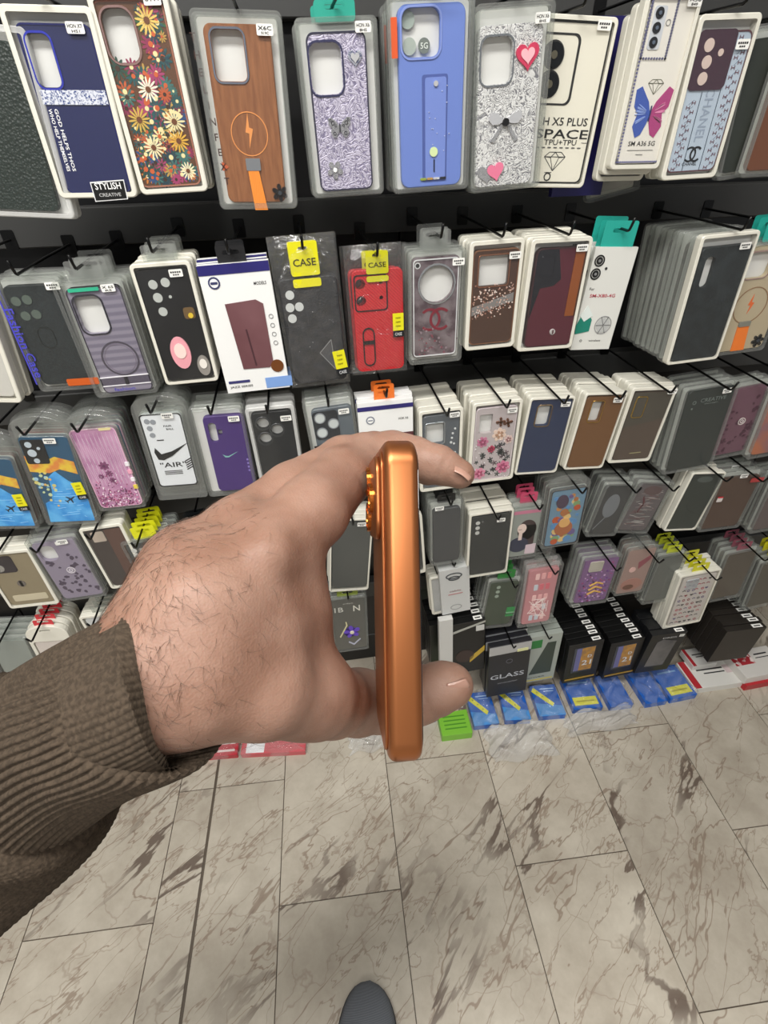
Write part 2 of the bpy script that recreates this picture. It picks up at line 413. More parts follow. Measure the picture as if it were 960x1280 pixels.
class C_:
    """the case face a design draws on: u, v run 0..1 over the case"""
    def __init__(s, M, x0, y0, w, h, z): s.M = M; s.x0 = x0; s.y0 = y0; s.w = w; s.h = h; s.z = z
    def p(s, u, v): return (s.x0 + u * s.w, s.y0 + v * s.h)
    def text(s, t, u, v, hh, m, rot=0., w=None, dz=.0004): x, y = s.p(u, v); s.M.text(t, x, y, hh * s.w, s.z + dz, m, rot, None if w is None else w * s.w)
    def plate(s, pts, m, dz=.0006, z0=0.): s.M.plate(pts, s.z + z0, s.z + z0 + dz, m, back=False)
    def disc(s, u, v, r, m, dz=.0006, ry=None, z0=0., n=20): x, y = s.p(u, v); s.plate(circ(x, y, r * s.w, n, None if ry is None else ry * s.w), m, dz, z0)
    def ring(s, u, v, r, t, m, dz=.0006, ry=None): x, y = s.p(u, v); s.M.ring(x, y, r * s.w, t * s.w, s.z, s.z + dz, m, None if ry is None else ry * s.w)
    def rect(s, u, v, w, h, m, dz=.0006, r=.001, z0=0.): x, y = s.p(u, v); s.plate(rr(x, y, w * s.w, h * s.h, r, 3), m, dz, z0)
    def poly(s, uv, m, dz=.0006, z0=0.): s.plate([s.p(*q) for q in uv], m, dz, z0)
    def line(s, uv, t, m, dz=.0004): s.M.line([s.p(*q) for q in uv], t * s.w, s.z, s.z + dz, m)
    def flower(s, u, v, r, n, m, mc, pw=.5, dz=.0006, rc=.25):
        x, y = s.p(u, v); R = r * s.w; a0 = rnd.random()
        for k in range(n): s.M.plate(petalpts(x, y, R, R * pw, a0 + 2 * math.pi * k / n), s.z, s.z + dz, m, back=False)
        s.M.plate(circ(x, y, R * rc, 10), s.z + dz * .5, s.z + dz * 1.6, mc, back=False)

# ---- designs (each draws what the photo shows on that case)
def d_none(c): pass
def d_navyband(c):
    c.rect(.52, .60, .93, .085, GEM, .0012)
    for k, t in enumerate(('GOD HELPS THOS', 'WHO HELP THEMSELVES')): c.text(t, .15 - .0 + .085 * k * -1 + .06, .34, .05, 'ffffff', rot=-math.pi / 2 + .0, w=.78)
    c.poly([(.40, -.06), (.92, -.045), (.93, .09), (.40, .075)], 'e8e8e8', .0006, .003); c.poly([(.415, -.052), (.905, -.038), (.915, .082), (.415, .067)], '0d0d0d', .0004, .0036)
    c.text('STYLISH', .66, .048, .095, 'f4f4f4', w=.40, dz=.0043, rot=.02); c.text('CREATIVE', .66, -.012, .05, 'b8b8b8', w=.34, dz=.0043, rot=.02)
def d_flowers(c):
    cols = ['b8944a', '1f4f52', '8a2a4e', '2e5a34', '1c3c48', '74243c', '24463a', 'c87a34', '274a78', 'e6d79c', 'a03a66', '3a6a64', 'b5552c']
    for k in range(170):
        u = rnd.uniform(.08, .92); v = rnd.uniform(.04, .96)
        if u < .62 and v > .68: continue
        m = rnd.choice(cols); c.flower(u, v, rnd.uniform(.06, .15), rnd.choice((8, 10, 12)), m, rnd.choice(['3a2414', 'e8d9a0', 'c45a2c']), pw=.32, dz=.0003 + .0003 * rnd.random())
    for (u, v, r, m) in ((.25, .40, .17, 'c9a64c'), (.62, .16, .0, ''), (.72, .9, .17, 'e0c064'), (.78, .38, .17, 'e6d9a8'), (.5, .56, .16, 'f0e8d0'), (.36, .24, .16, 'e8dcb0'), (.82, .09, .13, 'f0e6c0'), (.78, .27, .16, 'd8a83c')):
        if r: c.flower(u, v, r, 14, m, '6a3c1c', pw=.2, dz=.001)
def bolt(c, u, v, s, m): c.poly([(u + .02 * s, v + .5 * s), (u - .28 * s, v - .02 * s), (u - .02 * s, v - .05 * s), (u - .12 * s, v - .46 * s), (u + .3 * s, v + .07 * s), (u + .03 * s, v + .11 * s)], m)
def d_woodbolt(c):
    c.ring(.5, .42, .30, .014, 'e0924e'); 
    x, y = c.p(.5, .42)
    bolt(c, .5, .435, .22, 'e0924e')
    c.rect(.5, .24, .24, .075, ('9da0a4', dict(rough=.3, metal=.6)), .003, .001)
    c.poly([(.40, .21), (.58, .21), (.66, -.05), (.44, -.05)], ('e88a34', dict(rough=.7, kind='stripes', scale=120., bump=.3)), .0016, .001)
    c.flower(.9, .06, .14, 6, '23272a', '3a3e42', pw=.6, dz=.002)
    for k, ch in enumerate('THELINFEXT'): c.text(ch, -.16 + .02 * k, .93 - .088 * k, .1, '3a2018', dz=.0006)
    c.poly([(-.02, .20), (-.02, .26), (.09, .225)], 'b8552c', .0006)
def bfly(c, u, v, s, m, m2=None, dz=.002):
    for sx in (-1, 1):
        q = [(0, .05), (.25, .42), (.7, .75), (1, .72), (.98, .3), (.72, -.02), (.85, -.3), (.62, -.68), (.35, -.7), (.1, -.3)]
        x0, y0 = c.p(u, v); c.plate([(x0 + sx * a * s * c.w, y0 + b * s * c.w) for a, b in q], m if sx < 0 or m2 is None else m2, dz)
        for (a, b, r) in ((.6, .35, .16), (.8, .55, .1), (.5, -.4, .14), (.35, .15, .1)): c.M.ring(x0 + sx * a * s * c.w, y0 + b * s * c.w, r * s * c.w, r * s * c.w * .3, c.z + dz, c.z + dz + .0006, '2b2b30', n=10)
    c.rect(u, v, .1 * s, .5 * s * .55, '3a3a40', dz + .001)
def d_silver(c):
    c.plate(heart(*c.p(.80, .85), .13 * c.w), GEM, .002); c.plate(heart(*c.p(.80, .85), .08 * c.w), CHROME, .003)
    bfly(c, .45, .43, .2, CHROME, dz=.002)
    c.flower(.30, .15, .15, 5, CHROME, 'f0f0ee', pw=.75, dz=.002)
def d_ringgrip(c):
    x, y = c.p(.28, .86)
    c.disc(.16, .93, .1, '9ba8a0', .0005, z0=-.006); c.disc(.18, .80, .1, 'a6b0a6', .0005, z0=-.006); c.disc(.40, .80, .09, '6e7670', .0005, z0=-.006); c.text('5G', .40, .80, .07, 'dfe5dc', dz=-.005)
    c.rect(.55, .34, .40, .62, '46589a', .0004, .003); c.rect(.56, .34, .33, .59, '7187cc', .0012, .003)
    c.disc(.56, .60, .035, CHROME, .003); c.disc(.53, .215, .065, 'cfe0a8', .003); c.rect(.54, .13, .02, .08, '20263c', .002)
    c.rect(-.06, .84, .09, .2, 'd8582a', .0006, .001, .003)
    for k, m in enumerate(('b7c84c', 'e0b04c', 'e8e8e8', '3a3a3a')): c.rect(.36 + .11 * k, .05, .1, .014, m, .002)
    for k in range(14): c.disc(rnd.uniform(.35, .8), rnd.uniform(.2, .6), .008, 'dfe6ff', .002, n=6)
def bow(c, u, v, s, m, mc):
    x0, y0 = c.p(u, v); W = c.w * s
    for sx in (-1, 1):
        c.plate([(x0 + sx * a * W, y0 + b * W) for a, b in ((0, .05), (.5, .42), (.95, .5), (1.05, .15), (.8, -.1), (.4, -.08))], m, .003)
        c.plate([(x0 + sx * a * W, y0 + b * W) for a, b in ((0, 0), (.25, -.1), (.9, -.9), (.65, -1.0))], m, .002)
    c.M.plate(circ(x0, y0, .2 * W, 12), c.z, c.z + .006, mc)
def d_hearts(c):
    for (u, v, s) in ((.77, .82, .19), ):
        c.plate(heart(*c.p(u, v), s * c.w, .1), ('c9405e', dict(rough=.3, kind='speckle', scale=500., bump=.6)), .003); c.plate(heart(*c.p(u, v), s * .6 * c.w, .1), 'f0b4bc', .004)
    bow(c, .48, .43, .26, CHROME, '121214')
    c.plate(heart(*c.p(.20, .10), .16 * c.w, .15), CHROME, .002); c.plate(heart(*c.p(.36, .11), .15 * c.w, .2), 'e27a98', .003)
def d_space(c):
    for v in (.81, .64):
        c.ring(.30, v, .14, .02, '141414'); c.disc(.30, v, .12, ('1b1d1f', dict(rough=.15)), .003); c.disc(.30, v, .04, '5c584a', .0036)
    x, y = c.p(.30, .725); c.M.plate(rr(x, y, .66 * c.w, .42 * c.h, .009), c.z, c.z + .0005, '1a1a1a', holes=[rr(x, y, .60 * c.w, .395 * c.h, .008)])
    x, y = c.p(.5, .5); c.M.plate(rr(x, y, c.w * 1.0, c.h * 1.0, .008), c.z, c.z + .0005, '1a1a1a', holes=[rr(x, y, c.w * .965, c.h * .98, .007)])
    c.text('H X5 PLUS', .62, .415, .085, '1c1c1c', w=.62); c.text('SPACE', .60, .335, .10, '101010', w=.74); c.text('TPU+TPU', .60, .28, .06, '202020', w=.46)
    c.rect(.18, .28, .16, .003, '303030'); c.rect(.95, .28, .1, .003, '303030')
    for k in range(9): c.rect(.2 + .085 * k, .245, .05, .008, '555555')
    dia(c, .56, .16, .15, '333333'); c.ring(.50, .045, .05, .014, '202020'); c.rect(.50, .075, .1, .004, '202020')
def dia(c, u, v, s, m, t=.008):
    k = c.w / c.h * s
    a = [(u - s, v + .25 * k), (u - .55 * s, v + .6 * k), (u + .55 * s, v + .6 * k), (u + s, v + .25 * k), (u, v - .8 * k)]
    c.line(a + [a[0]], t, m); c.line([a[0], (u - .4 * s, v + .2 * k), (u, v + .6 * k), (u + .4 * s, v + .2 * k), a[3]], t, m); c.line([a[0], a[3]], t, m)
    c.line([(u - .4 * s, v + .2 * k), a[4], (u + .4 * s, v + .2 * k)], t, m)
def pearls(c, m='6d6d92'):
    n = 46
    for (x0, y0, x1, y1) in ((0, 0, 0, 1), (1, 0, 1, 1)):
        for k in range(n): c.disc(x0 + (.02 if x0 == 0 else -.02), k / (n - 1) * .98 + .01, .019, m, .0014, n=8)
    for k in range(22): c.disc(k / 21, .01, .019, m, .0014, n=8); c.disc(k / 21, .99, .019, m, .0014, n=8)
def d_bfcard(c):
    pearls(c)
    for k in range(22):
        for u in (.03, .56): c.disc(u, .66 + .33 * k / 21, .02, '5f5f7a', .0016, n=8)
    for k in range(10): c.disc(.03 + .53 * k / 9, .66, .02, '5f5f7a', .0016, n=8)
    c.rect(.24, .83, .26, .24, 'c9cdd2', .001, .003)
    for v in (.91, .83, .75): c.disc(.22, v, .085, '1a1c22', .002); c.disc(.22, v, .03, '5b6675', .003)
    c.ring(.45, .86, .05, .01, '777777'); dia(c, .50, .50, .17, '777766', .01)
    for sx, m, m2 in ((-1, '3b57a8', '8ea6e0'), (1, 'a83e78', 'e08cb4')):
        q = [(0, 0), (.15, .35), (.55, .8), (.75, .7), (.7, .2), (.5, 0), (.6, -.4), (.4, -.75), (.2, -.65), (.05, -.3)]
        x0, y0 = c.p(.52, .33); R = c.w * .55
        c.plate([(x0 + sx * a * R, y0 + b * R) for a, b in q], m, .0008)
        for j in range(9): a = rnd.uniform(.15, .6); b = rnd.uniform(-.45, .55) * a * 1.4; c.M.plate(petalpts(x0, y0, R * .62, R * .04, (math.atan2(b, a) if sx > 0 else math.pi - math.atan2(b, a)), .3), c.z, c.z + .0013, m2, back=False)
    c.rect(.52, .33, .02, .10, '26305a', .002)
    c.text('SM A36 5G', .5, .135, .085, '2a2a2a', w=.62); c.rect(.5, .09, .6, .003, '666666'); c.rect(.5, .06, .16, .004, '666666')
def cc(c, u, v, s, m, t=.3):
    for sx in (-1, 1):
        x0, y0 = c.p(u, v); R = s * c.w; cx = x0 + sx * R * .35
        o = [(cx + R * .72 * math.cos(a), y0 + R * .72 * math.sin(a)) for a in [math.radians(45 + 270 * i / 20) * 1 for i in range(21)]]
        i_ = [(cx + R * (.72 - t) * math.cos(a), y0 + R * (.72 - t) * math.sin(a)) for a in [math.radians(45 + 270 * i / 20) for i in range(21)]][::-1]
        q = o + i_
        if sx < 0: q = [(2 * cx - x, y) for x, y in q]
        c.plate([(x, y) for x, y in q], m, .0006 + .0002 * sx)
def d_luxe(c):
    for u in (.33, .68): c.line([(u, .0), (u, .98 if u > .5 else .60)], .012, '3c4a5c')
    for k in range(15):
        for j, u in enumerate((.13, .22, .80, .90)):
            v = .03 + k * .066 + (.033 if j % 2 else 0)
            if u < .5 and v > .55: continue
            if v > .97: continue
            c.line([(u - .03, v + .014), (u - .03, v - .014)], .012, '6a4a56'); c.line([(u + .03, v + .014), (u + .03, v - .014)], .012, '6a4a56'); c.line([(u - .03, v), (u + .03, v)], .012, '6a4a56')
    for k in range(12): c.line([(.13, .02 + k * .045), (.22, .02 + k * .045 + .03)], .005, '5b6b80'); c.line([(.80, .02 + k * .075), (.90, .02 + k * .075 + .05)], .005, '5b6b80')
    c.text('CHANEL', .50, .43, .17, '93a0b2', rot=-math.pi / 2, w=.78); cc(c, .47, .14, .17, '15181e', .18); c.text('CHANEL', .45, .065, .055, '15181e', w=.30)
    x, y = c.p(.36, .81)
    c.plate(rr(x, y, .70 * c.w, .40 * c.h, .007), ('3c2030', dict(rough=.15, coat=1.)), .0018)
    for (u, v, r) in ((.22, .91, .09), (.25, .80, .09), (.25, .69, .09), (.47, .86, .05)): c.disc(u, v, r, 'cbb8ae', .0024)
def d_fashion(c):
    c.text('Fashion Case', .0, .45, .16, '4a48c0', rot=-math.pi / 2 + .03, w=1.35, dz=.004); c.poly([(-.11, .02), (-.085, .02), (-.085, 1.0), (-.11, 1.0)], '4a48c0', .0005, .003)
    c.M.plate(rr(*c.p(.44, .50), .3 * c.w, .22 * c.h, .012), c.z, c.z + .001, '1a1e1c', holes=[rr(*c.p(.44, .50), .27 * c.w, .205 * c.h, .011)])
    c.rect(.80, .02, .62, .075, 'c85a1e', .001, .002, .003)
    for (u, v) in ((.16, .86), (.36, .87), (.22, .72), (.42, .73)): c.disc(u, v, .085, ('566058', dict(rough=.25)), .001)
def d_magstripe(c):
    c.ring(.55, .34, .36, .035, '4a4450'); c.ring(.55, .34, .30, .012, '7a7080')
    c.rect(.5, .12, .98, .075, '56505e'); c.rect(.5, .165, .98, .01, 'f0eef2', .001); c.rect(.5, .078, .98, .01, 'f0eef2', .001); c.rect(.52, .12, .08, .08, '262228', .0014)
    c.text('fashion', .42, .035, .07, '4a44b8', w=.42); c.rect(.35, .985, .55, .03, '35b08a', .001, .001, .003)
def d_camround(c):
    for (u, v, r) in ((.28, .88, .085), (.52, .89, .085), (.30, .77, .09), (.32, .65, .085), (.54, .77, .03)): c.disc(u, v, r, ('b9bdb8', dict(rough=.3)), .001)
    c.rect(.82, .62, .22, .1, '6a5230', .0015, .004); c.disc(.84, .60, .05, 'd8b83c', .003)
    for (u, v, r, m, m2) in ((.44, .27, .20, 'e8a0aa', 'f3d8d0'), (.84, .13, .13, '8f8a84', 'e8e2da')):
        c.disc(u, v, r, m, .003, ry=r * 1.7); c.disc(u, v + .02, r * .6, m2, .004, ry=r * .8)
def d_jazz(c):
    c.rect(.5, .965, 1.0, .07, ('2e2a6e', dict(rough=.35)), .0005, .001)
    c.disc(.19, .875, .085, '3c3f66', n=14); c.disc(.19, .875, .06, 'f4f4f2', .0008); c.rect(.19, .875, .1, .018, '3c3f66', .0012)
    c.text('MODELS', .83, .85, .045, '444444', w=.18)
    q = [(.27, .72), (.72, .735), (.82, .70), (.81, .22), (.74, .195), (.33, .20)]
    c.poly(q, ('6a4448', dict(rough=.35, scale=6., col2='7c565a')), .001); c.line([(.5, .52), (.54, .22)], .025, '4a2c32', .0014)
    for k in range(4): c.ring(.90, .60 - .07 * k, .035, .01, '9a9a9a')
    c.disc(.86, .20, .10, ('6e3f1c', dict(rough=.3)), .0012)
    c.rect(.22, .095, .34, .022, '38386e'); c.text('JAZZ SERIES', .24, .05, .045, '333333', w=.36); c.rect(.84, .06, .42, .09, '7ea2dc')
def tagcard(c, u, v, rot=.12):
    x, y = c.p(u, v); k = c.w; ca, sa = math.cos(rot), math.sin(rot)
    def q(w, h, dx=0, dy=0): return [(x + (a * ca - b * sa), y + (a * sa + b * ca)) for a, b in ((dx - w, dy - h), (dx + w, dy - h), (dx + w, dy + h), (dx - w, dy + h))]
    c.plate(q(.11 * k, .17 * k), ('e3dc1e', dict(rough=.35)), .0008, .004); c.plate(q(.11 * k, .06 * k, 0, -.24 * k), '15181c', .0008, .004)
    c.M.text('CASE', x + .24 * k * sa, y - .24 * k, .06 * k, c.z + .0052, 'd8d8d8', rot, .14 * k)
    for j in range(3): c.M.text('new', x, y + (.08 - .08 * j) * k, .035 * k, c.z + .0052, '7a7408', rot, .1 * k)
def d_blackbag(c):
    for (u, v) in ((.17, .865), (.14, .755), (.30, .755), (.15, .655)): c.disc(u, v, .075, 'c9ccca', .0006)
    c.line([(.0, .58), (.42, .58), (.42, .98)], .008, '3e3e40'); tagcard(c, .90, .22)
    c.poly([(.55, .30), (.78, .42), (.80, .12)], '4c4c4e', .0002)
    c.line([(.55, .30), (.78, .42), (.80, .12), (.55, .30)], .012, '8a8a8a', .001)
def d_red(c):
    x, y = c.p(.36, .79); c.M.plate(rr(x, y, .66 * c.w, .34 * c.h, .006), c.z, c.z + .001, '151013', holes=[rr(x, y, .61 * c.w, .32 * c.h, .005)])
    x, y = c.p(.27, .26); c.M.plate(rr(x, y, .25 * c.w, .40 * c.h, .01), c.z, c.z + .0016, '19090b', holes=[rr(x, y, .20 * c.w, .375 * c.h, .0085)])
    c.rect(.27, .31, .25, .035, '120608', .0022)
    tagcard(c, .88, .50, .0)
def d_chrome(c):
    x, y = c.p(.5, .5); c.M.plate(rr(x, y, c.w * .95, c.h * .97, .006), c.z, c.z + .0015, 'd4d6d6', holes=[rr(x, y, c.w * .91, c.h * .95, .005)])
    cc(c, .50, .40, .33, ('7a2030', dict(rough=.3)), .16); c.ring(.12, .93, .06, .02, 'c8caca'); c.disc(.12, .93, .04, '202022')
    for k in range(60): c.disc(rnd.gauss(.5, .25), rnd.uniform(.03, .32), rnd.uniform(.01, .03), rnd.choice(('6d5860', '7c3a48', '8a7a80')), .0005, n=6)
def d_glit(c):
    for k in range(170):
        t = rnd.random(); u = .04 + .9 * t; s = rnd.choice((-1, 1)); v = .42 + .12 * t + s * abs(rnd.gauss(.085, .05))
        if 0 < v < .66: c.disc(u, v, rnd.uniform(.010, .020), rnd.choice(('d8b8a8', 'e8d8d0', 'b08a7a', '9a6a58')), .001, n=5)
    c.poly([(.02, .33), (.95, .46), (.95, .55), (.02, .42)], ('7d7a78', dict(rough=.5)), .0006)
def d_maroon(c):
    c.poly([(.75, .99), (.93, .99), (.93, .32), (.75, .32)], ('8a4818', dict(rough=.3, coat=.5)), .001); c.poly([(.93, .99), (.99, .97), (.99, .32), (.93, .32)], '4a2a18', .001)
    c.poly([(.02, .985), (.42, .985), (.55, .70), (.42, .64), (.16, .62), (.02, .3)], ('1c1c22', dict(rough=.25)), .0005)
    c.disc(.56, .16, .055, 'e6e2de', .002); c.rect(.56, .16, .02, .045, '4a1820', .003)
def d_white4g(c):
    for (u, v) in ((.16, .88), (.14, .76)): c.ring(u, v, .12, .03, '1b1b1b'); c.disc(u, v, .075, '1b1b1b'); c.disc(u, v, .03, '888888', .001)
    c.disc(.36, .81, .03, '333333')
    c.text('For', .15, .62, .06, '555555'); c.text('SM-X80-4G', .45, .555, .075, 'b84a58', w=.62)
    c.poly([(-.02, .26), (.12, .42), (.34, .32), (.34, .20), (.0, .17)], ('23806e', dict(rough=.3)), .0008); c.poly([(.02, .36), (.16, .46), (.34, .36), (.15, .30)], 'dfe6e2', .0011); 
    c.ring(.66, .26, .21, .02, '9a9a9a'); c.disc(.66, .26, .17, 'b9bab8'); 
    for k in range(6): c.line([(.66, .26), (.66 + .18 * math.cos(k * 1.05), .26 + .1 * math.sin(k * 1.05))], .01, '6e6e6e', .0012)
    c.text('wireless', .55, .10, .045, '555555', w=.3); c.ring(.2, .10, .03, .01, '777777')
def d_darkbolt(c): bolt(c, .5, .45, .22, 'd8682c')
def d_beigebolt(c):
    c.ring(.42, .46, .34, .018, '8a6a4a'); bolt(c, .42, .47, .2, 'd9662a'); c.rect(.42, .28, .24, .05, '7b7a70', .003); c.poly([(.30, .26), (.54, .26), (.60, .0), (.32, .0)], 'ea7a22', .0015); c.flower(.85, .08, .13, 6, '23272a', '3a3e42', pw=.6, dz=.002)
def plane(c, u, v, s, m, rot=.6):
    x0, y0 = c.p(u, v); ca, sa = math.cos(rot), math.sin(rot); W = c.w * s
    q = [(1, 0), (.8, .1), (.25, .12), (-.1, .75), (-.25, .75), (-.1, .12), (-.6, .1), (-.8, .35), (-.9, .35), (-.8, 0), (-.9, -.35), (-.8, -.35), (-.6, -.1), (-.1, -.12), (-.25, -.75), (-.1, -.75), (.25, -.12), (.8, -.1)]
    c.plate([(x0 + W * (a * ca - b * sa), y0 + W * (a * sa + b * ca)) for a, b in q], m, .001)
def d_map(c):
    SEA = mat('map_sea', '2f8fd8', rough=.3, scale=30, col2='5fb4ec')
    c.poly([(0, 0), (1, 0), (1, .42), (.72, .50), (.50, .62), (.32, .55), (.30, .40), (.22, .28), (.06, .24)][::1], SEA, .0006)
    c.poly([(0, .62), (.4, .60), (.62, .64), (.97, .58), (.97, .72), (.60, .78), (.30, .72), (0, .80)], ('e3c23c', dict(rough=.4, scale=60., col2='d8843c')), .0008)
    for k in range(26): x = rnd.uniform(.02, .40); c.disc(x, rnd.uniform(.18, .62), rnd.uniform(.02, .05), rnd.choice(('d6c878', 'c9d6a0', 'e0b060', '9cc4d8')), .0007 + .0004 * rnd.random(), n=7)
    for k in range(14): c.line([(rnd.uniform(.2, .9), .05 + .03 * k), (rnd.uniform(.2, .9), .07 + .028 * k)], .008, '9ad4f4', .001)
    plane(c, .62, .28, .14, '142436')
    x, y = c.p(.26, .84); c.plate(rr(x, y, .46 * c.w, .26 * c.h, .004), ('111418', dict(rough=.2)), .0016)
    for (u, v, r) in ((.18, .92, .07), (.20, .83, .09), (.24, .745, .06), (.36, .88, .035)): c.disc(u, v, r, 'b9c4cc', .0024)
    tagcard(c, .90, .42, .12)
def d_pinkgl(c):
    for k in range(11): c.line([(.05 + .09 * k, .95), (.0 + .09 * k, .35)], .006, 'e6cfe0'); c.line([(.95 - .09 * k, .9), (.98 - .08 * k, .3)], .006, 'e8d4e4')
    for k in range(240):
        u = rnd.uniform(.05, .95); v = abs(rnd.gauss(0, .16)); c.disc(u, min(v, .9) + .01, rnd.uniform(.010, .022), rnd.choice(('a04a78', '8a3a68', 'f6e6ee', 'd27aa4', '6e3a64')), .001, n=5)
    for (u, v, s) in ((.45, .55, .12), (.5, .45, .09), (.3, .42, .07), (.52, .36, .08)): c.flower(u, v, s, 7, ('7a3f68', dict(rough=.3)), '5a2c50', pw=.6)
    c.rect(.78, .985, .26, .03, 'e6d8a0', .001)
    for k in range(4): c.rect(.98, .55 - .1 * k, .1, .05, rnd.choice(('f0a8c0', 'e8d24c', 'f6f0f4')), .002)
def d_air(c):
    for (u, v) in ((.16, .91), (.30, .90), (.18, .82), (.20, .73)): c.disc(u, v, .07, '8f949a')
    c.text('FAIR', .62, .84, .05, '222222', w=.2); c.text('BALL', .66, .80, .05, '222222', w=.18); c.rect(.35, .66, .18, .012, '333333')
    c.poly([(.12, .50), (.16, .56), (.28, .47), (.55, .50), (.98, .60), (.55, .44), (.30, .385), (.17, .40)], '15171a', .0008)
    c.text('"AIR"', .50, .315, .15, '15171a', w=.66)
    for k in range(3): c.rect(.46, .225 - .022 * k, .46, .010, '5a5a5a')
    for k in range(5): c.line([(.82, .23 + .03 * k), (.98, .27 + .03 * k)], .03, '15171a')
    x, y = c.p(.5, .5); c.M.plate(rr(x, y, c.w, c.h, .007), c.z, c.z + .0006, '1a1c20', holes=[rr(x, y, c.w * .95, c.h * .975, .006)])
def swoosh(c, u, v, s, m): c.poly([(u - .5 * s, v + .02), (u - .35 * s, v - .02), (u - .1 * s, v - .02), (u + .6 * s, v + .045), (u - .1 * s, v - .005), (u - .3 * s, v + .0)], m, .0008)
def d_purple(c): swoosh(c, .48, .49, .35, '7fb4b0'); [c.rect(.90, .42 - .05 * k, .05, .025, '8a7ac0') for k in range(4)]
def d_blackemb(c): c.ring(.60, .17, .14, .012, '6a6e72'); c.ring(.60, .17, .08, .008, '6a6e72', ry=.05); bolt(c, .60, .17, .1, '6a6e72')
def d_grey3(c):
    x, y = c.p(.32, .79); c.plate(rr(x, y, .62 * c.w, .36 * c.h, .007), ('23282e', dict(rough=.3)), .0015)
    for (u, v) in ((.19, .89), (.19, .70), (.50, .80)): c.ring(u, v, .14, .02, '888c90', .003); c.disc(u, v, .115, 'c2c8c6', .0026)
    c.rect(.10, .46, .34, .16, '131517', .002, .001, .003); c.text('ORIGINAL', .10, .49, .04, 'e8e8e8', w=.24, dz=.0054); c.text('CASE', .10, .44, .05, 'e8e8e8', w=.2, dz=.0054)
    c.rect(.52, .46, .26, .10, '2a2e32', .002, .001, .003)
def d_box2(c):
    c.rect(.5, .93, 1.0, .045, ('2e2a6e', dict(rough=.35)), .0006); c.disc(.22, .80, .08, '888c98', n=14); c.disc(.22, .80, .055, 'f2f2f0', .0009); c.rect(.22, .80, .09, .012, '888c98', .0012); c.text('HOK X6', .82, .79, .045, '444444', w=.18); c.rect(.6, .60, .8, .05, '5a3034')
def d_dots(c): [c.disc(u, v, r, 'd9dcdc', .001, n=8) for (u, v, r) in ((.82, .74, .03), (.88, .80, .03), (.78, .62, .035), (.86, .60, .03), (.72, .5, .03), (.9, .48, .025), (.80, .68, .03), (.3, .3, .03), (.6, .2, .03), (.5, .4, .03))]; c.rect(.35, .55, .6, .02, '4a5058')
def d_roses(c):
    for k in range(40): c.flower(rnd.uniform(.08, .92), rnd.uniform(.03, .50), rnd.uniform(.04, .08), 5, rnd.choice(('2c3636', '46504c', '6c5a60')), '333333', pw=.5)
    for (u, v, s, m, m2) in ((.22, .55, .15, 'c07894', '9a4a68'), (.20, .10, .17, 'd68aa2', 'a44a68'), (.80, .16, .19, 'd07a98', 'a0486a'), (.62, .63, .18, 'e0c8b8', 'b08a70'), (.45, .44, .10, 'b8385a', '7a2038'), (.86, .55, .12, 'd8c0b8', '94686a')):
        c.flower(u, v, s, 7, m, m2, pw=.7, dz=.001); c.flower(u, v, s * .6, 5, m2, m, pw=.7, dz=.0018)
    for (u, v) in ((.62, .80), (.80, .78)): c.flower(u, v, .12, 4, '7a4a2c', '3a2414', pw=.6, dz=.002)
    for k in range(30): c.disc(rnd.uniform(.05, .95), rnd.uniform(.02, .6), .012, 'f2eeee', .002, n=5)
def d_gold(c): c.line([(.40, .09), (.72, .10)], .02, 'b8a468')
def d_twotone(c): c.poly([(.0, .5), (1, .62), (1, .985), (0.02, .985)], ('4a453c', dict(rough=.5)), .0004); c.line([(.42, .10), (.72, .11)], .02, 'a09a70')
def d_creative(c): c.text('CREATIVE', .58, .875, .085, '6a7470', w=.55); c.ring(.18, .86, .04, .012, '6a7470'); c.disc(.16, .79, .02, '6a7470'); c.text('design', .55, .83, .04, '6a7470', w=.3)
def leo(c, m, m2='f0f0ee', n=46, badge=True):
    for k in range(n):
        u = rnd.uniform(.06, .94); v = rnd.uniform(.04, .96)
        if u < .55 and v > .68: continue
        x, y = c.p(u, v); r = rnd.uniform(.03, .07) * c.w; a = rnd.random() * 6
        c.M.plate([(x + r * rnd.uniform(.6, 1.3) * math.cos(a + q * .9), y + r * rnd.uniform(.6, 1.3) * math.sin(a + q * .9)) for q in range(7)], c.z, c.z + .0005, m, back=False)
    if badge: c.ring(.55, .50, .10, .018, m2, .001); c.ring(.55, .50, .05, .018, m2, .001)
def d_leo1(c): leo(c, '4a2838', 'e0d8d4')
def d_leo2(c): leo(c, '4a3f52', 'dcd6dc'); c.rect(.68, .96, .26, .05, STK, .001)
def d_red2(c): c.rect(.90, .93, .34, .075, 'b04040', .001, .001, .003); c.rect(.12, .62, .14, .09, 'd8d0cc', .001, .001, .003); c.rect(.12, .66, .14, .02, 'c03038', .0015, .001, .003)
def d_beigecam(c):
    c.plate(rr(*c.p(.32, .80), .55 * c.w, .30 * c.h, .006), '2a2228', .001); c.disc(.22, .86, .1, 'b8b4ac', .002); c.disc(.25, .74, .1, 'b8b4ac', .002); c.disc(.5, .42, .09, '6a625c', .001); c.rect(.5, .42, .06, .12, '6a625c', .001); c.rect(.52, .14, .75, .12, 'c9bfa4', .0008, .003)
def d_brownfade(c): c.poly([(.5, .98), (.96, .98), (.96, .02), (.5, .02)], ('5a4038', dict(rough=.4)), .0004); c.rect(.30, .88, .34, .16, 'b8aa9c', .001, .002)
def d_greytag(c):
    for v in (.88, .80): c.disc(.14, v, .06, 'c9c9c4'); c.disc(.3, v, .05, 'a9a9a4')
    c.poly([(0, 0), (1, 0), (1, .42), (0, .42)], ('8d9489', dict(rough=.3)), .002)
    for k in range(5): c.line([(.55 + .1 * k, .0), (.50 + .1 * k, .42)], .01, 'c9d8d2', .0025)
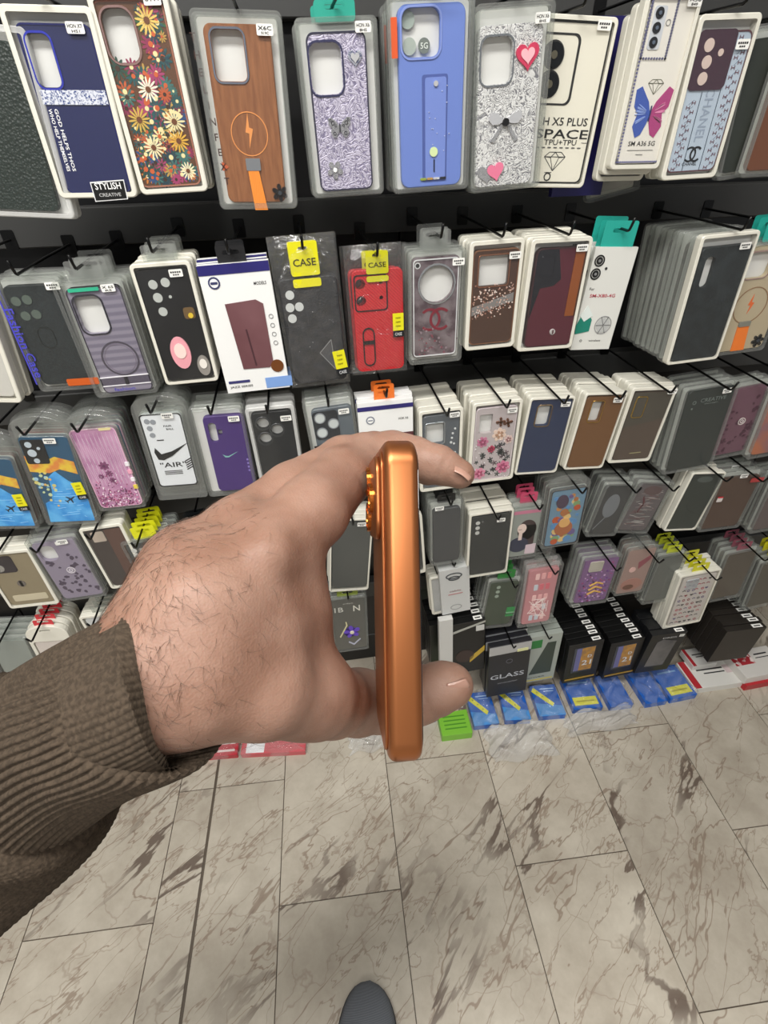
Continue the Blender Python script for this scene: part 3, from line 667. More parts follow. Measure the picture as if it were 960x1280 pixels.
def d_teal(c): c.line([(0, .97), (1, 1.0)], .03, '66c9b8', .003); c.poly([(.1, .9), (.5, .9), (.5, .5), (.1, .5)], '4a4a4c', .001); c.disc(.6, .35, .2, '5e5a58')
def d_cam3v(c): [c.disc(.17, v, .055, 'c9cac6') for v in (.90, .82, .74)]; c.disc(.29, .91, .022, '777777')
def d_girl(c):
    c.rect(.5, .93, .9, .06, 'c87a94'); c.disc(.58, .56, .32, '3b2b2c', .0006, ry=.42); c.rect(.62, .45, .5, .42, '3b2b2c', .0006, .004)
    c.disc(.40, .60, .15, 'e8d2c8', .001, ry=.2); c.rect(.38, .44, .12, .16, 'e8d2c8', .0009); c.disc(.36, .26, .34, '2b3048', .0008, ry=.32)
    c.rect(.34, .585, .12, .006, '6a3c38', .0014); c.rect(.80, .14, .36, .2, 'd8c4cc', .0014)
def d_colour(c):
    for k in range(44): c.disc(rnd.uniform(.14, .86), rnd.uniform(.05, .92), rnd.uniform(.05, .13), rnd.choice(('5a8ab8', 'c88a4c', 'a86a3c', '8ab4c0', 'd8b878', '6a5a8a', 'b8542c', '7a9a6a')), .0004 + .001 * rnd.random(), n=8)
    c.disc(.34, .80, .17, '4a3a4c', .002, ry=.22); c.disc(.5, .32, .26, 'a8643c', .002); c.disc(.5, .42, .16, 'd8a868', .0026)
def d_clearsil(c): c.disc(.45, .60, .28, '707478', .0006, ry=.5); c.line([(.1, .1), (.5, .45), (.4, .8)], .02, '8a8e90')
def d_bunny(c):
    for k in range(50): c.line([(rnd.uniform(.1, .9), .1 + .016 * k), (rnd.uniform(.1, .9), .12 + .016 * k)], .018, rnd.choice(('b0a8a4', '8a7c7c', '6a4a4a', '90908c')))
    c.line([(.3, .75), (.42, .6), (.34, .4)], .05, '5a2c34'); c.disc(.5, .88, .3, '5a4848', .0005, ry=.16)
def d_greendark(c): c.line([(.30, .45), (.45, .35), (.72, .3)], .02, '15201c'); c.disc(.45, .92, .25, '4c5450', .0008, ry=.1)
def d_green(c):
    for v in (.90, .80, .70): c.disc(.30, v, .07, '9aa89a')
    c.rect(.92, .36, .3, .10, '2f8a48', .002); c.rect(.92, .22, .3, .04, '2f8a48', .002); c.rect(.92, .29, .3, .03, '7ab488', .002)
def d_pink(c):
    for k in range(5):
        for j in range(3): c.rect(.30 + .2 * j, .88 - .19 * k, .13, .10, rnd.choice(('e8b0b0', 'd8707c', 'f0c8c4', 'c8d0d8', 'e89898')), .001, .002)
    for k in range(30): c.line([(rnd.uniform(.15, .85), rnd.uniform(.1, .5)), (rnd.uniform(.15, .85), rnd.uniform(.1, .5))], .014, 'f0e0dc', .0012)
def d_purplegl(c):
    for k in range(150): c.disc(rnd.uniform(.06, .94), rnd.uniform(.03, .95) * (1 if rnd.random() < .3 else .7), rnd.uniform(.012, .04), rnd.choice(('8a5aa4', '6a3a84', 'b88ac4', '4a2c58', 'c9a8cc', '9a3a74')), .001, n=5)
    c.rect(.36, .84, .4, .22, 'd2ccbc', .002, .004)
    for k in range(3): c.line([(.34, .40 - .1 * k), (.54, .47 - .1 * k), (.74, .42 - .1 * k)], .04, 'd2a858', .003)
def d_pinkarch(c): c.disc(.5, .2, .4, 'a4766a', .001, ry=.3); c.disc(.4, .15, .2, '6a4434', .0016, ry=.12); c.poly([(.5, .7), (.9, .85), (.9, .75), (.55, .55)], '8a4450', .001); c.disc(.35, .55, .12, 'd8b0a8', .001)
def d_doodle(c):
    for k in range(10):
        for j in range(6):
            u = .12 + .14 * j + rnd.uniform(-.03, .03); v = .06 + .095 * k; m = rnd.choice(('b0304c', '2c2c30', '5a4c78', '3a3a3c', '8a2c3c')); q = rnd.randrange(3)
            if q == 0: c.plate(heart(*c.p(u, v), .05 * c.w), m)
            elif q == 1: c.ring(u, v, .045, .018, m)
            else: c.line([(u - .05, v), (u, v + .02), (u + .05, v)], .025, m)
    c.rect(.30, .86, .36, .18, 'c8ccd0', .002, .003)
def d_nchar(c):
    c.text('1B', .22, .80, .2, 'd8d8d0', w=.26); c.text('N', .74, .80, .24, 'f0efe4', w=.2); c.text('cdyt', .5, .9, .06, 'd0d0c8', w=.3)
    c.disc(.52, .36, .2, ('4a2ca0', dict(rough=.3)), .002); c.flower(.56, .36, .26, 5, '6a4cc0', 'e8e0c8', pw=.6, dz=.003); c.line([(.2, .28), (.42, .5), (.40, .56)], .035, 'd8d2a8', .003); c.line([(.45, .16), (.6, .10), (.8, .2)], .03, 'b8b8c8', .003)
def d_cable(c): c.ring(.48, .85, .28, .05, '565a5c', ry=.14); c.ring(.48, .80, .2, .04, '3a3e40', ry=.1); c.ring(.5, .14, .2, .03, '9a9c9a', ry=.13); c.rect(.5, .45, .5, .02, 'b88a8a'); c.text('cable', .5, .52, .08, '9a7a7a', w=.4)
def d_rose_old(c): d_roses(c)

def clip_(v): return max(.0005, v)
def make_package(W, H, o):
    """one hanging package: its parts are meshes under an Empty at the bottom edge"""
    root = empty(o.get('name', 'phone_case_package'))
    pk = o.get('pk', 'tray'); T = o.get('t', .014)
    l, b, r, t = o.get('rect', (.09, .05, .91, .93))
    cx0, cy0, cw, ch = -W / 2 + l * W, b * H, (r - l) * W, (t - b) * H
    if pk == 'box':
        M = MB().plate([(-W/2, 0), (W/2, 0), (W/2, H), (-W/2, H)], -T, 0, o.get('box', 'efefed'), ch=.0006)
        o['d'](C_(M, -W/2, 0, W, H, .0002)); M.build('carton', root)
        if o.get('toplab'):
            q_ = MB().box(W * .18, W * .42, H, H + .0004, -T * .85, -T * .2, STK); q_.box(W * .22, W * .38, H, H + .0006, -T * .6, -T * .4, INK); q_.build('price_label', root)
    else:
        tm = {'milky': MILKY, 'clear': CLEARTRAY, 'cream': CREAM}[o.get('tray', 'milky')]
        if pk == 'arch': ol = arch(W, H, o.get('arch', .03), .006)
        else: ol = rr(0, H / 2, W, H, o.get('r', .007))
        g = o.get('rim', .005)
        if pk == 'arch':
            x_ = o.get('arch', .03); slot = [(q[0], q[1]) for q in rr(0, H - x_ * .45, .024, .007, .003, 3)]
            inner = rr(cx0 + cw / 2, cy0 + ch / 2, cw + .003, ch + .003, .007)
            MB().plate(ol, -T, -.001, tm, holes=[slot, inner], ch=.0008).build('tray', root)
            MB().plate(inset(inner, .0004), -T, -T + .001, o.get('back', 'dcdcd8')).build('backing_card', root)
            MB().plate(inner, -.0006, -.0004, COVER).build('cover', root)
        elif pk == 'bag':
            ph = [rnd.uniform(0, 6) for _ in range(6)]
            def sh(u, v, z, am):
                x = (u - .5) * W; y = v * H
                e_ = min(1, 6 * min(u, 1 - u)) * min(1, 8 * min(v, 1 - v) + .15)
                return (x, y, -T/2 + (z + am * (math.sin(14 * u + 9 * v + ph[0]) * .5 + math.sin(31 * v - 12 * u + ph[1]) * .35 + math.sin(47 * u + 38 * v + ph[2]) * .2)) * e_)
            MB().grid(lambda u, v: sh(u, v, T/2 + .001, .0026), 18, 34, BAGM).build('bag', root, smooth=True)
            MB().grid(lambda u, v: sh(1 - u, v, -T/2 - .001, .0008), 10, 16, BAGM).build('bag_back', root, smooth=True)
            hd = o.get('header')
            if hd:
                hx, hy, hw, hh, hc, ht = hd
                MB().plate(rr(hx * W, hy * H, hw * W, hh * H, .003), -.001, -.0004, hc, holes=[rr(hx * W, hy * H + hh * H * .30, .014, .005, .002, 3)]).build('header_card', root)
                MB().text(ht, hx * W, hy * H - hh * H * .10, hh * H * .22, -.0003 + .0004, '3a3606', w=hw * W * .8).build('header_lettering', root)
                MB().plate(rr(hx * W, hy * H - hh * H * .72, hw * W, hh * H * .26, .003), -.001, -.0004, hc).build('lower_label', root)
        else:
            MB().plate(ol, -T, 0, tm, holes=[rr(0, H / 2, W - 2 * g, H - 2 * g, max(.002, o.get('r', .007) - g * .6))], ch=.0012).build('tray', root)
            MB().plate(rr(0, H / 2, W - 2 * g, H - 2 * g, .004), -T, -T + .0008, o.get('back', 'dcdcd8')).build('backing_card', root)
            if o.get('cover', 1): MB().plate(rr(0, H / 2, W - 2 * g, H - 2 * g, .004), -.0012, -.001, COVER).build('cover', root)
        # the phone case itself
        ct = min(.009, T - .003); z1 = -.0032; z0 = z1 - ct
        M = MB(); col = o.get('col', '202020'); rim = o.get('edge', col)
        holes = []; rings = []
        for hsp in o.get('cut', ()):
            if hsp[0] == 'c': _, u, v, rad = hsp; q = circ(cx0 + u * cw, cy0 + v * ch, rad * cw, 22); q2 = circ(cx0 + u * cw, cy0 + v * ch, (rad + .03) * cw, 22)
            else: _, u, v, w, h, rd = hsp; q = rr(cx0 + u * cw, cy0 + v * ch, w * cw, h * ch, rd * cw, 5); q2 = rr(cx0 + u * cw, cy0 + v * ch, w * cw + .0036, h * ch + .0036, rd * cw + .0018, 5)
            holes.append(q); rings.append((q, q2))
        body = rr(cx0 + cw / 2, cy0 + ch / 2, cw, ch, o.get('cr', .009), 6)
        M.plate(body, z0, z1, col, holes=[x[0] for x in rings], ch=.0011)
        if o.get('edge'): M.plate(body, z0 + .001, z1 + .0006, o['edge'], holes=[inset(body, .0016)], ch=.0003)
        c = C_(M, cx0, cy0, cw, ch, z1); o.get('d', d_none)(c)
        case = M.build('phone_case', root)
        if rings and o.get('ring'):
            R_ = MB()
            for q, q2 in rings: R_.plate(q2, z1 - .001, z1 + .0013, o['ring'], holes=[q], ch=.0004)
            R_.build('camera_ring', case)
    if o.get('tab'):
        tc, tw, th = o['tab']
        MB().plate(rr(0, H + th / 2 - .002, tw, th + .004, .004), -T * .6, -T * .6 + .0006, tc if not isinstance(tc, str) or tc not in ('clear',) else CLEARTRAY, holes=[rr(0, H + th * .62, min(.026, tw * .6), .006, .003, 3)]).build('hang_tab', root)
        if len(o['tab']) > 3: pass
    s = o.get('stk', (.80, .925))
    if s:
        k = MB(); sx, sy = -W / 2 + s[0] * W, s[1] * H; sw, sh_ = (.0195, .0105); a = o.get('sa', 0)
        k.plate(rr(sx, sy, sw, sh_, .0015, 3), .0003, .0006, STK)
        tx = s[2] if len(s) > 2 else None
        if tx:
            k.text(tx, sx, sy + (.0014 if len(s) > 3 else 0), .0036, .0009, INK, w=.016)
            if len(s) > 3: k.text(s[3], sx, sy - .003, .0026, .0009, INK, w=.009)
        else:
            for q in range(5): k.box(sx - .0075 + q * .0031, sx - .0053 + q * .0031, sy + .0002, sy + .0024, .0006, .0009, INK)
            for q in range(3): k.box(sx - .0045 + q * .0031, sx - .0023 + q * .0031, sy - .0032, sy - .0014, .0006, .0009, INK)
        k.build('price_sticker', root)
    return root

def copy_tree(o, parent=None):
    c = o.copy(); COL.objects.link(c)
    if parent is not None: c.parent = parent
    for ch_ in [x for x in o.children]: copy_tree(ch_, c)
    return c
ORD = ['second', 'third', 'fourth', 'fifth', 'sixth', 'seventh', 'eighth', 'ninth', 'tenth', 'eleventh']
def set_matrix(root, bm, a, yaw=0.):
    R = Matrix(((math.cos(a), math.sin(a), 0), (0, 0, -1), (-math.sin(a), math.cos(a), 0)))
    R = Matrix.Rotation(yaw, 3, 'Z') @ R
    m = R.to_4x4(); m.translation = bm; root.matrix_world = m
def hook(px, z, yfront, label, tip=.018, drop=0.):
    t = empty('display_hook', (px, YB - .03, z), label, 'display hook', 'wire hooks of the display rack')
    L = YB - .03 - yfront
    MB().tube([(0, -.0, 0), (0, -.01, 0), (0, -L * .5, 0), (0, -L + .004, -.002), (0, -L, .0), (0, -L - .003, .006), (0, -L - .008, tip)], .0021, HOOKM).build('prong', t, smooth=True)
    MB().plate(rr(0, 0, .02, .03, .003), 0, .004, HOOKM).build('mount_plate', t).matrix_basis = Matrix(((1, 0, 0, 0), (0, 0, -1, .001), (0, 1, 0, 0), (0, 0, 0, 1)))
    return t
ALLP = []
def stack(q, Y, o, label, n=0, step=.0165, hk=True, hy=None, back_o=None, short=None, dx=0., dzs=0.):
    """q: the four picture corners TL TR BR BL of the front package, which hangs in the plane y = Y"""
    TL, TR, BR, BL = [P(x, y, Y) for x, y in q]
    W = ((TR - TL).length + (BR - BL).length) / 2; bm = (BL + BR) / 2; tm = (TL + TR) / 2; up = tm - bm; H = up.length
    a = math.atan2(up.x, up.z)
    root = make_package(W, H, o); set_matrix(root, bm, a, 0.)
    short = short or label; grp = 'packages hanging in the stack of the ' + short
    tag(root, label, o.get('cat', 'phone case package'), grp if n else None)
    src = root
    if n and back_o is not None:
        bo = dict(o); bo.update(back_o); src = make_package(W, H, bo)
    for k in range(n):
        c = src if (k == 0 and back_o is not None) else copy_tree(src)
        set_matrix(c, bm + Vector((rnd.uniform(-.002, .002) + dx * (k + 1), step * (k + 1), rnd.uniform(-.003, .003) + dzs * (k + 1))), a + rnd.uniform(-.012, .012), 0)
        tag(c, '%s package from the front, behind the %s' % (ORD[k], short), 'phone case package', grp)
    if hk:
        th = o['tab'][2] if o.get('tab') else 0
        if o.get('tab'): hz = H + th * .62
        elif o.get('pk') == 'arch': hz = H - o.get('arch', .03) * .45
        elif o.get('pk') == 'bag': hz = H * (o['header'][1] + o['header'][3] * .3) if o.get('header') else H - .012
        else: hz = H + .004
        p = bm + Vector((math.sin(a), 0, math.cos(a))) * hz
        hook(p.x, p.z + .0045, Y - (hy if hy is not None else .02), 'black wire hook that carries the ' + short)
    ALLP.append((root, label)); return root

# ------------------------------------------------------------------ the stock, row by row
Y1 = .85
LEATH = ('151c1a', dict(rough=.45, kind='leather', scale=60., bump=.5))
# row 1
stack([(-98, 35), (20, 18), (95, 262), (-20, 282)], Y1, dict(col=('1c2822', dict(rough=.4, kind='leather', scale=40., bump=.8)), stk=None, rect=(.06, .04, .84, .93)),
      'dark green quilted phone case at the left edge of the top row', 1, short='dark green quilted case')
stack([(2, 8), (106, 3), (176, 240), (72, 255)], Y1 - .002, dict(tray='cream', rect=(.11, .03, .93, .92), col=('1c2250', dict(rough=.35, scale=20.)), edge=('20245c', dict(rough=.2)), ring=('2c34a8', dict(rough=.15, coat=1.)),
      cut=[('rr', .25, .80, .34, .30, .1)], cr=.008, stk=(.77, .90, 'HON X7', 'HS1'), d=d_navyband, tray_=1, t=.013), 'navy blue phone case with a glitter band and black STYLISH tag', 2, short='navy glitter band case')
stack([(108, -8), (205, -14), (262, 236), (176, 247)], Y1, dict(tray='cream', rect=(.03, .04, .92, .97), col=('5c3a22', dict(rough=.45, scale=30.)), edge=('a8705c', dict(rough=.2)), ring=('c09a94', dict(rough=.12, metal=.6)),
      cut=[('rr', .30, .83, .46, .27, .16)], stk=(.80, .965, '8444'), d=d_flowers), 'brown phone case covered in colourful printed flowers', 4, short='flower print case')
stack([(236, 14), (350, 8), (373, 261), (275, 262)], Y1 - .004, dict(tray='clear', rect=(.12, .04, .86, .94), rim=.006, col=('7a4a2a', dict(rough=.4, kind='wood', scale=60., col2='94603a', thr=(.3, .7))), ring=('9aa0b0', dict(rough=.12, metal=.7)),
      cut=[('rr', .34, .84, .50, .27, .1)], stk=(.80, .915, 'X6C', '919C'), d=d_woodbolt), 'wood brown phone case with lightning ring and orange strap', 2, short='wood brown strap case')
stack([(366, 22), (472, 18), (480, 243), (392, 248)], Y1, dict(tray='clear', rect=(.12, .04, .85, .93), col=('7a7390', dict(rough=.3, metal=.1, kind='swirl', scale=60., col2='c2bccf', thr=(.1, .6), bump=.5)), edge=('2c2a40', dict(rough=.3)), ring=('44446a', dict(rough=.2, metal=.5)),
      cut=[('rr', .30, .79, .56, .31, .14)], stk=(.82, .945, 'HON X6', '8HS'), d=d_silver, tab=(('2aa08c', dict(rough=.4)), .05, .016)), 'silver lilac patterned phone case with butterfly and metal flower charms', 3, short='silver butterfly case')
stack([(486, -8), (592, -10), (588, 238), (489, 241)], Y1 - .003, dict(tray='clear', rect=(.12, .03, .90, .96), col=('6a82c8', dict(rough=.4, scale=30.)), cut=[('rr', .34, .86, .58, .25, .13)], stk=None, d=d_ringgrip, cr=.011, ring=('8496d4', dict(rough=.3))),
      'periwinkle blue phone case with a pull-out finger grip', 3, short='periwinkle grip case')
stack([(593, 2), (698, 0), (672, 236), (590, 240)], Y1, dict(tray='clear', rect=(.05, .03, .88, .90), col=('77777c', dict(rough=.3, metal=.1, kind='swirl', scale=70., col2='dededc', thr=(.12, .5), bump=.5)), ring=('a8acb0', dict(rough=.15, metal=.8)),
      cut=[('rr', .30, .80, .50, .28, .12)], stk=(.84, .915, 'HON X6', '8HS'), d=d_hearts), 'silver swirl phone case with pink hearts and a bow charm', 1, step=.0148, short='silver bow and hearts case')
stack([(664, 16), (776, 20), (729, 233), (634, 236)], Y1 + .031, dict(tray='cream', rect=(.06, .03, .95, .97), col=('e6e2d2', dict(rough=.35)), stk=(.84, .955), d=d_space, rim=.004), 'cream phone case card printed SPACE with black camera rings', 1, short='cream SPACE card', hk=True)
stack([(722, 20), (797, 19), (750, 244), (690, 246)], Y1 + .07, dict(pk='box', box=('24205a', dict(rough=.35)), d=d_none, stk=None, t=.012), 'dark violet carton edge between the cream cards of the top row', 0, short='dark violet carton', hk=False)
stack([(738, 18), (822, 20), (795, 247), (738, 246)], Y1 + .09, dict(tray='clear', col='b6b2a6', stk=None, back='cfccc0'), 'pale grey card pack behind the crystal edged butterfly case', 0, short='pale grey card', hk=False)
stack([(811, -12), (881, -10), (824, 211), (761, 213)], Y1 - .004, dict(tray='cream', rect=(.12, .04, .97, .98), col=('e4e0d6', dict(rough=.3)), stk=(.86, .955, 'A36', '849'), d=d_bfcard), 'white phone case with crystal edge and a blue and pink butterfly', 2, short='crystal butterfly case', back_o=dict(d=d_none), dzs=-.008)
stack([(876, 15), (956, 17), (893, 222), (827, 226)], Y1, dict(tray='cream', rect=(.07, .05, .95, .91), col=('b4c2d0', dict(rough=.35)), edge=('5c3a40', dict(rough=.2)), stk=(.80, .83), d=d_luxe), 'pale blue phone case with monogram lattice and plum camera panel', 2, short='pale blue monogram case')
stack([(940, 30), (1010, 28), (952, 222), (898, 222)], Y1 + .01, dict(tray='clear', col=('20261f', dict(rough=.3)), stk=None), 'dark clear phone case pack right of the monogram case', 2, short='dark clear pack at top right', step=.017)
stack([(985, 40), (1065, 40), (995, 220), (925, 222)], Y1 - .006, dict(tray='clear', col=('6a3c22', dict(rough=.35)), stk=None), 'brown phone case cut off by the right edge of the top row', 0, short='brown case at top right')

# row 2
stack([(-105, 345), (-32, 340), (26, 497), (-37, 510)], Y1 - .012, dict(tray='cream', col=('c9c7bf', dict(rough=.3)), stk=None), 'white edged case pack cut off at left end of second row', 2, short='white edged pack at the left')
stack([(-12, 352), (72, 340), (122, 482), (54, 494)], Y1, dict(tray='clear', rect=(.08, .06, .94, .93), col=('20282a', dict(rough=.6, kind='speckle', scale=700., col2='141a1a', bump=.4)), stk=(.86, .92), d=d_fashion), 'black felt phone case sleeve with blue Fashion Case lettering', 3, short='black Fashion Case sleeve')
stack([(62, 352), (150, 347), (200, 490), (120, 499)], Y1 - .003, dict(tray='clear', rect=(.15, .03, .93, .94), col=('9a94a4', dict(rough=.3, metal=.3, kind='stripes_y', scale=28., col2='827c8e', thr=(.2, .8))), edge=('3a3640', dict(rough=.2)), ring=('2a2830', dict(rough=.2)),
      cut=[('rr', .32, .76, .52, .34, .14)], stk=(.77, .925, 'X 6S', 'RS'), d=d_magstripe, tab=('clear', .05, .024)), 'lilac grey striped phone case with dark magnetic ring', 4, short='lilac striped ring case')
stack([(158, 331), (238, 325), (272, 474), (210, 484)], Y1, dict(tray='cream', rect=(.05, .03, .93, .95), rim=.004, col=('131315', dict(rough=.4)), cut=(), stk=(.73, .915), d=d_camround, tab=('clear', .045, .022)), 'matte black phone case with pink and grey raised charms', 4, short='black charm case')
stack([(247, 333), (333, 325), (364, 482), (284, 494)], Y1 - .002, dict(pk='box', t=.012, d=d_jazz, stk=None, name='phone_case_box', tab=('1a1a1c', .042, .022)), 'white carton with purple top showing a maroon flip case', 2, short='white flip case carton')
stack([(331, 297), (420, 291), (438, 478), (366, 488)], Y1 - .006, dict(pk='bag', rect=(.06, .03, .95, .75), col=('29292b', dict(rough=.5, kind='leather', scale=50., bump=.6, col2='38383a')), stk=None, d=d_blackbag, header=(.0, .865, .42, .20, ('e3dc1e', dict(rough=.35)), 'CASE')), 'black leather phone case in a bag with yellow CASE header', 1, short='black leather case under the yellow header', step=.02)
stack([(429, 309), (508, 303), (510, 466), (441, 470)], Y1, dict(pk='bag', rect=(.10, .03, .94, .83), col=('c42a30', dict(rough=.4, kind='stripes_d', scale=120., bump=.3, col2='b4242a')), cut=[('c', .16, .875, .11), ('c', .16, .72, .11), ('c', .56, .885, .05), ('c', .56, .74, .05)], back='d9d9d5', stk=None, d=d_red,
      header=(.02, .88, .36, .16, ('ccc820', dict(rough=.35)), 'CASE')), 'red ribbed phone case with black grip outline in a clear bag', 1, short='red case', step=.02)
stack([(510, 314), (584, 309), (577, 452), (511, 456)], Y1 + .002, dict(tray='clear', rect=(.07, .06, .90, .94), col=('8a7e82', dict(rough=.2, metal=.3, kind='noise', scale=40., col2='5c4c52')), ring=('d8dada', dict(rough=.12, metal=.9)), cut=[('c', .52, .745, .37)], stk=(.86, .89), d=d_chrome, tab=('clear', .045, .026)), 'smoky clear phone case with round chrome camera ring', 3, short='smoky round ring case')
stack([(588, 300), (657, 299), (642, 434), (581, 438)], Y1, dict(tray='cream', rect=(.08, .05, .94, .92), col=('4a342a', dict(rough=.25, scale=20.)), edge=('9a6c50', dict(rough=.2, metal=.5)), ring=('c48a6c', dict(rough=.15, metal=.9)), cut=[('rr', .46, .79, .66, .31, .05)], stk=(.84, .86), d=d_glit), 'brown phone case with copper camera frame and glitter wave', 3, short='brown glitter wave case')
stack([(662, 296), (746, 298), (710, 438), (650, 437)], Y1 - .004, dict(tray='cream', rect=(.12, .03, .98, .92), col=('54202c', dict(rough=.3)), edge=('3a2024', dict(rough=.3)), ring=('1a1a20', dict(rough=.2)), cut=[('rr', .24, .83, .26, .19, .06)], stk=(.84, .91), d=d_maroon, cr=.011), 'maroon phone case with a vertical orange stripe', 6, short='maroon stripe case', step=.014)
stack([(746, 310), (798, 308), (762, 436), (712, 438)], Y1 + .012, dict(pk='box', box='dcdcd6', t=.008, d=d_white4g, stk=None, tab=(('2aa596', dict(rough=.35)), .058, .038)), 'white card pack printed SM-X80-4G with a teal FASHION header', 2, short='teal header card')
stack([(884, 292), (947, 290), (900, 451), (829, 455)], Y1 - .012, dict(tray='cream', rect=(.10, .02, .97, .91), col=('171d1f', dict(rough=.5, kind='leather', scale=45., bump=.7, col2='242b2d')), cut=[('rr', .22, .80, .22, .26, .09)], stk=(.80, .90), cr=.007, rim=.004), 'black leather phone case, front of the deepest stack in second row', 9, short='black leather case of the deep stack', step=.0165,
      back_o=dict(tray='clear', col=('6d6862', dict(rough=.3, col2='4a4640', scale=30.)), cut=(), stk=None))
stack([(938, 300), (1010, 298), (952, 441), (893, 443)], Y1 + .004, dict(tray='clear', rect=(.05, .03, .95, .95), col=('b4a68a', dict(rough=.35)), ring=('b89c94', dict(rough=.15, metal=.5)), cut=[('rr', .30, .84, .5, .24, .1)], stk=None, d=d_beigebolt, tab=(('2aa596', dict(rough=.35)), .05, .03)), 'beige phone case with orange lightning ring and strap', 2, short='beige lightning case')

# row 3
HK = .045
stack([(-66, 552), (6, 548), (48, 655), (-16, 668)], Y1 - .004, dict(pk='arch', tray='clear', rect=(.08, .03, .92, .80), col=('24506e', dict(rough=.3)), stk=None, d=d_map, arch=.03), 'blue map phone case, leftmost in third row', 2, short='leftmost map case', hy=HK, back_o=dict(d=d_none, col='8a3a2c'))
stack([(4, 522), (78, 520), (124, 650), (60, 662)], Y1 - .008, dict(pk='arch', tray='clear', rect=(.08, .03, .92, .83), col=('24506e', dict(rough=.3)), stk=(.62, .80), d=d_map, arch=.03), 'world map phone case with black camera block and yellow tag', 3, short='world map case', hy=HK, back_o=dict(d=d_none, col='9a3a30'))
stack([(72, 520), (137, 517), (184, 632), (124, 642)], Y1 - .002, dict(pk='arch', tray='clear', rect=(.06, .03, .95, .86), col=('c493b4', dict(rough=.25, scale=25., col2='b078a0')), edge=('e3b4cc', dict(rough=.2)), stk=None, d=d_pinkgl, arch=.028), 'pink glitter phone case with quilted floral front', 4, short='pink glitter case', hy=HK, back_o=dict(d=d_none, col='3a78b4'))
stack([(160, 497), (226, 493), (262, 620), (197, 628)], Y1, dict(pk='arch', tray='clear', rect=(.10, .14, .86, .84), col=('dfe3e6', dict(rough=.3)), stk=(.62, .825), d=d_air, arch=.03, back='b9bcb4'), 'white phone case printed AIR with a black swoosh', 3, short='white AIR case', hy=HK)
stack([(234, 512), (302, 506), (323, 614), (262, 624)], Y1 - .003, dict(tray='clear', rect=(.22, .05, .98, .90), col=('41266e', dict(rough=.55)), cut=[('rr', .19, .80, .22, .26, .1), ('rr', .36, .80, .14, .08, .04)], stk=(.80, .87), d=d_purple), 'purple phone case with a small swoosh in clear pack', 3, short='purple case', hy=HK)
stack([(306, 510), (366, 506), (383, 604), (326, 612)], Y1, dict(tray='milky', rect=(.09, .03, .93, .93), col=('1e2022', dict(rough=.5)), ring=('3a3c3e', dict(rough=.3)), cut=[('c', .26, .86, .16), ('c', .26, .66, .16), ('c', .58, .76, .16)], stk=(.80, .85), d=d_blackemb), 'matte black phone case with three camera holes and round emblem', 3, short='black emblem case', hy=HK)
stack([(378, 502), (440, 497), (456, 600), (396, 606)], Y1 - .004, dict(tray='clear', rect=(.14, .03, .95, .90), col=('5c656c', dict(rough=.4)), stk=(.78, .85), d=d_grey3), 'slate grey phone case with black camera block', 3, short='slate grey case', hy=HK)
stack([(446, 503), (516, 499), (517, 602), (454, 606)], Y1, dict(pk='box', t=.014, d=d_box2, stk=None, name='phone_case_box', tab=(('e8762a', dict(rough=.4)), .038, .02)), 'white carton with purple band and orange hanger above the hand', 2, short='white carton with orange hanger', hy=.02)
stack([(523, 512), (580, 511), (575, 612), (526, 613)], Y1 - .002, dict(tray='cream', rect=(.08, .04, .93, .93), col=('565c62', dict(rough=.3)), ring=('9aa0a4', dict(rough=.2, metal=.6)), cut=[('rr', .34, .76, .5, .28, .05)], stk=(.80, .92), d=d_dots), 'grey phone case with white dots above the fingertip', 6, short='grey dotted case', hy=HK)
stack([(590, 502), (656, 501), (639, 600), (586, 604)], Y1 - .004, dict(tray='cream', rect=(.08, .03, .92, .93), col=('b8aeae', dict(rough=.3)), edge=('d8ccd0', dict(rough=.2)), cut=[('rr', .26, .79, .34, .26, .05)], stk=(.80, .88), d=d_roses), 'clear phone case printed with pink roses', 6, short='pink rose case', hy=HK)
stack([(662, 497), (722, 496), (694, 591), (644, 594)], Y1, dict(tray='cream', rect=(.05, .02, .97, .97), rim=.003, col=('24304e', dict(rough=.45)), ring=('8a7458', dict(rough=.2, metal=.7)), cut=[('rr', .36, .79, .34, .27, .06)], stk=(.80, .91)), 'navy phone case without decoration', 7, short='plain navy case', hy=HK, step=.0145)
stack([(732, 492), (787, 490), (753, 584), (704, 589)], Y1 - .003, dict(tray='cream', rect=(.08, .02, .97, .95), rim=.003, col=('6e4a28', dict(rough=.5)), ring=('c8a050', dict(rough=.15, metal=1.)), cut=[('rr', .34, .80, .32, .28, .05)], stk=(.80, .91)), 'tan brown phone case with gold camera frame', 6, short='tan brown case', hy=HK)
stack([(790, 485), (850, 483), (811, 575), (760, 581)], Y1, dict(tray='cream', rect=(.10, .03, .97, .94), col=('53463c', dict(rough=.5)), ring=('c8a850', dict(rough=.15, metal=1.)), cut=[('rr', .24, .79, .26, .28, .05)], stk=(.90, .94), d=d_twotone), 'brown and olive phone case with gold camera frame', 4, short='brown and olive case', hy=HK)
stack([(858, 484), (928, 477), (888, 586), (828, 592)], Y1 - .006, dict(tray='clear', rect=(.10, .03, .95, .95), col=('2e3432', dict(rough=.25, scale=14.)), stk=(.78, .91), d=d_creative), 'smoky dark phone case marked CREATIVE', 3, short='smoky CREATIVE case', hy=HK)
stack([(914, 480), (972, 475), (936, 569), (886, 574)], Y1 + .012, dict(tray='clear', col=('6c4a58', dict(rough=.3)), stk=None, d=d_leo1), 'plum leopard phone case right of the smoky case', 2, short='plum leopard case', hy=.05)
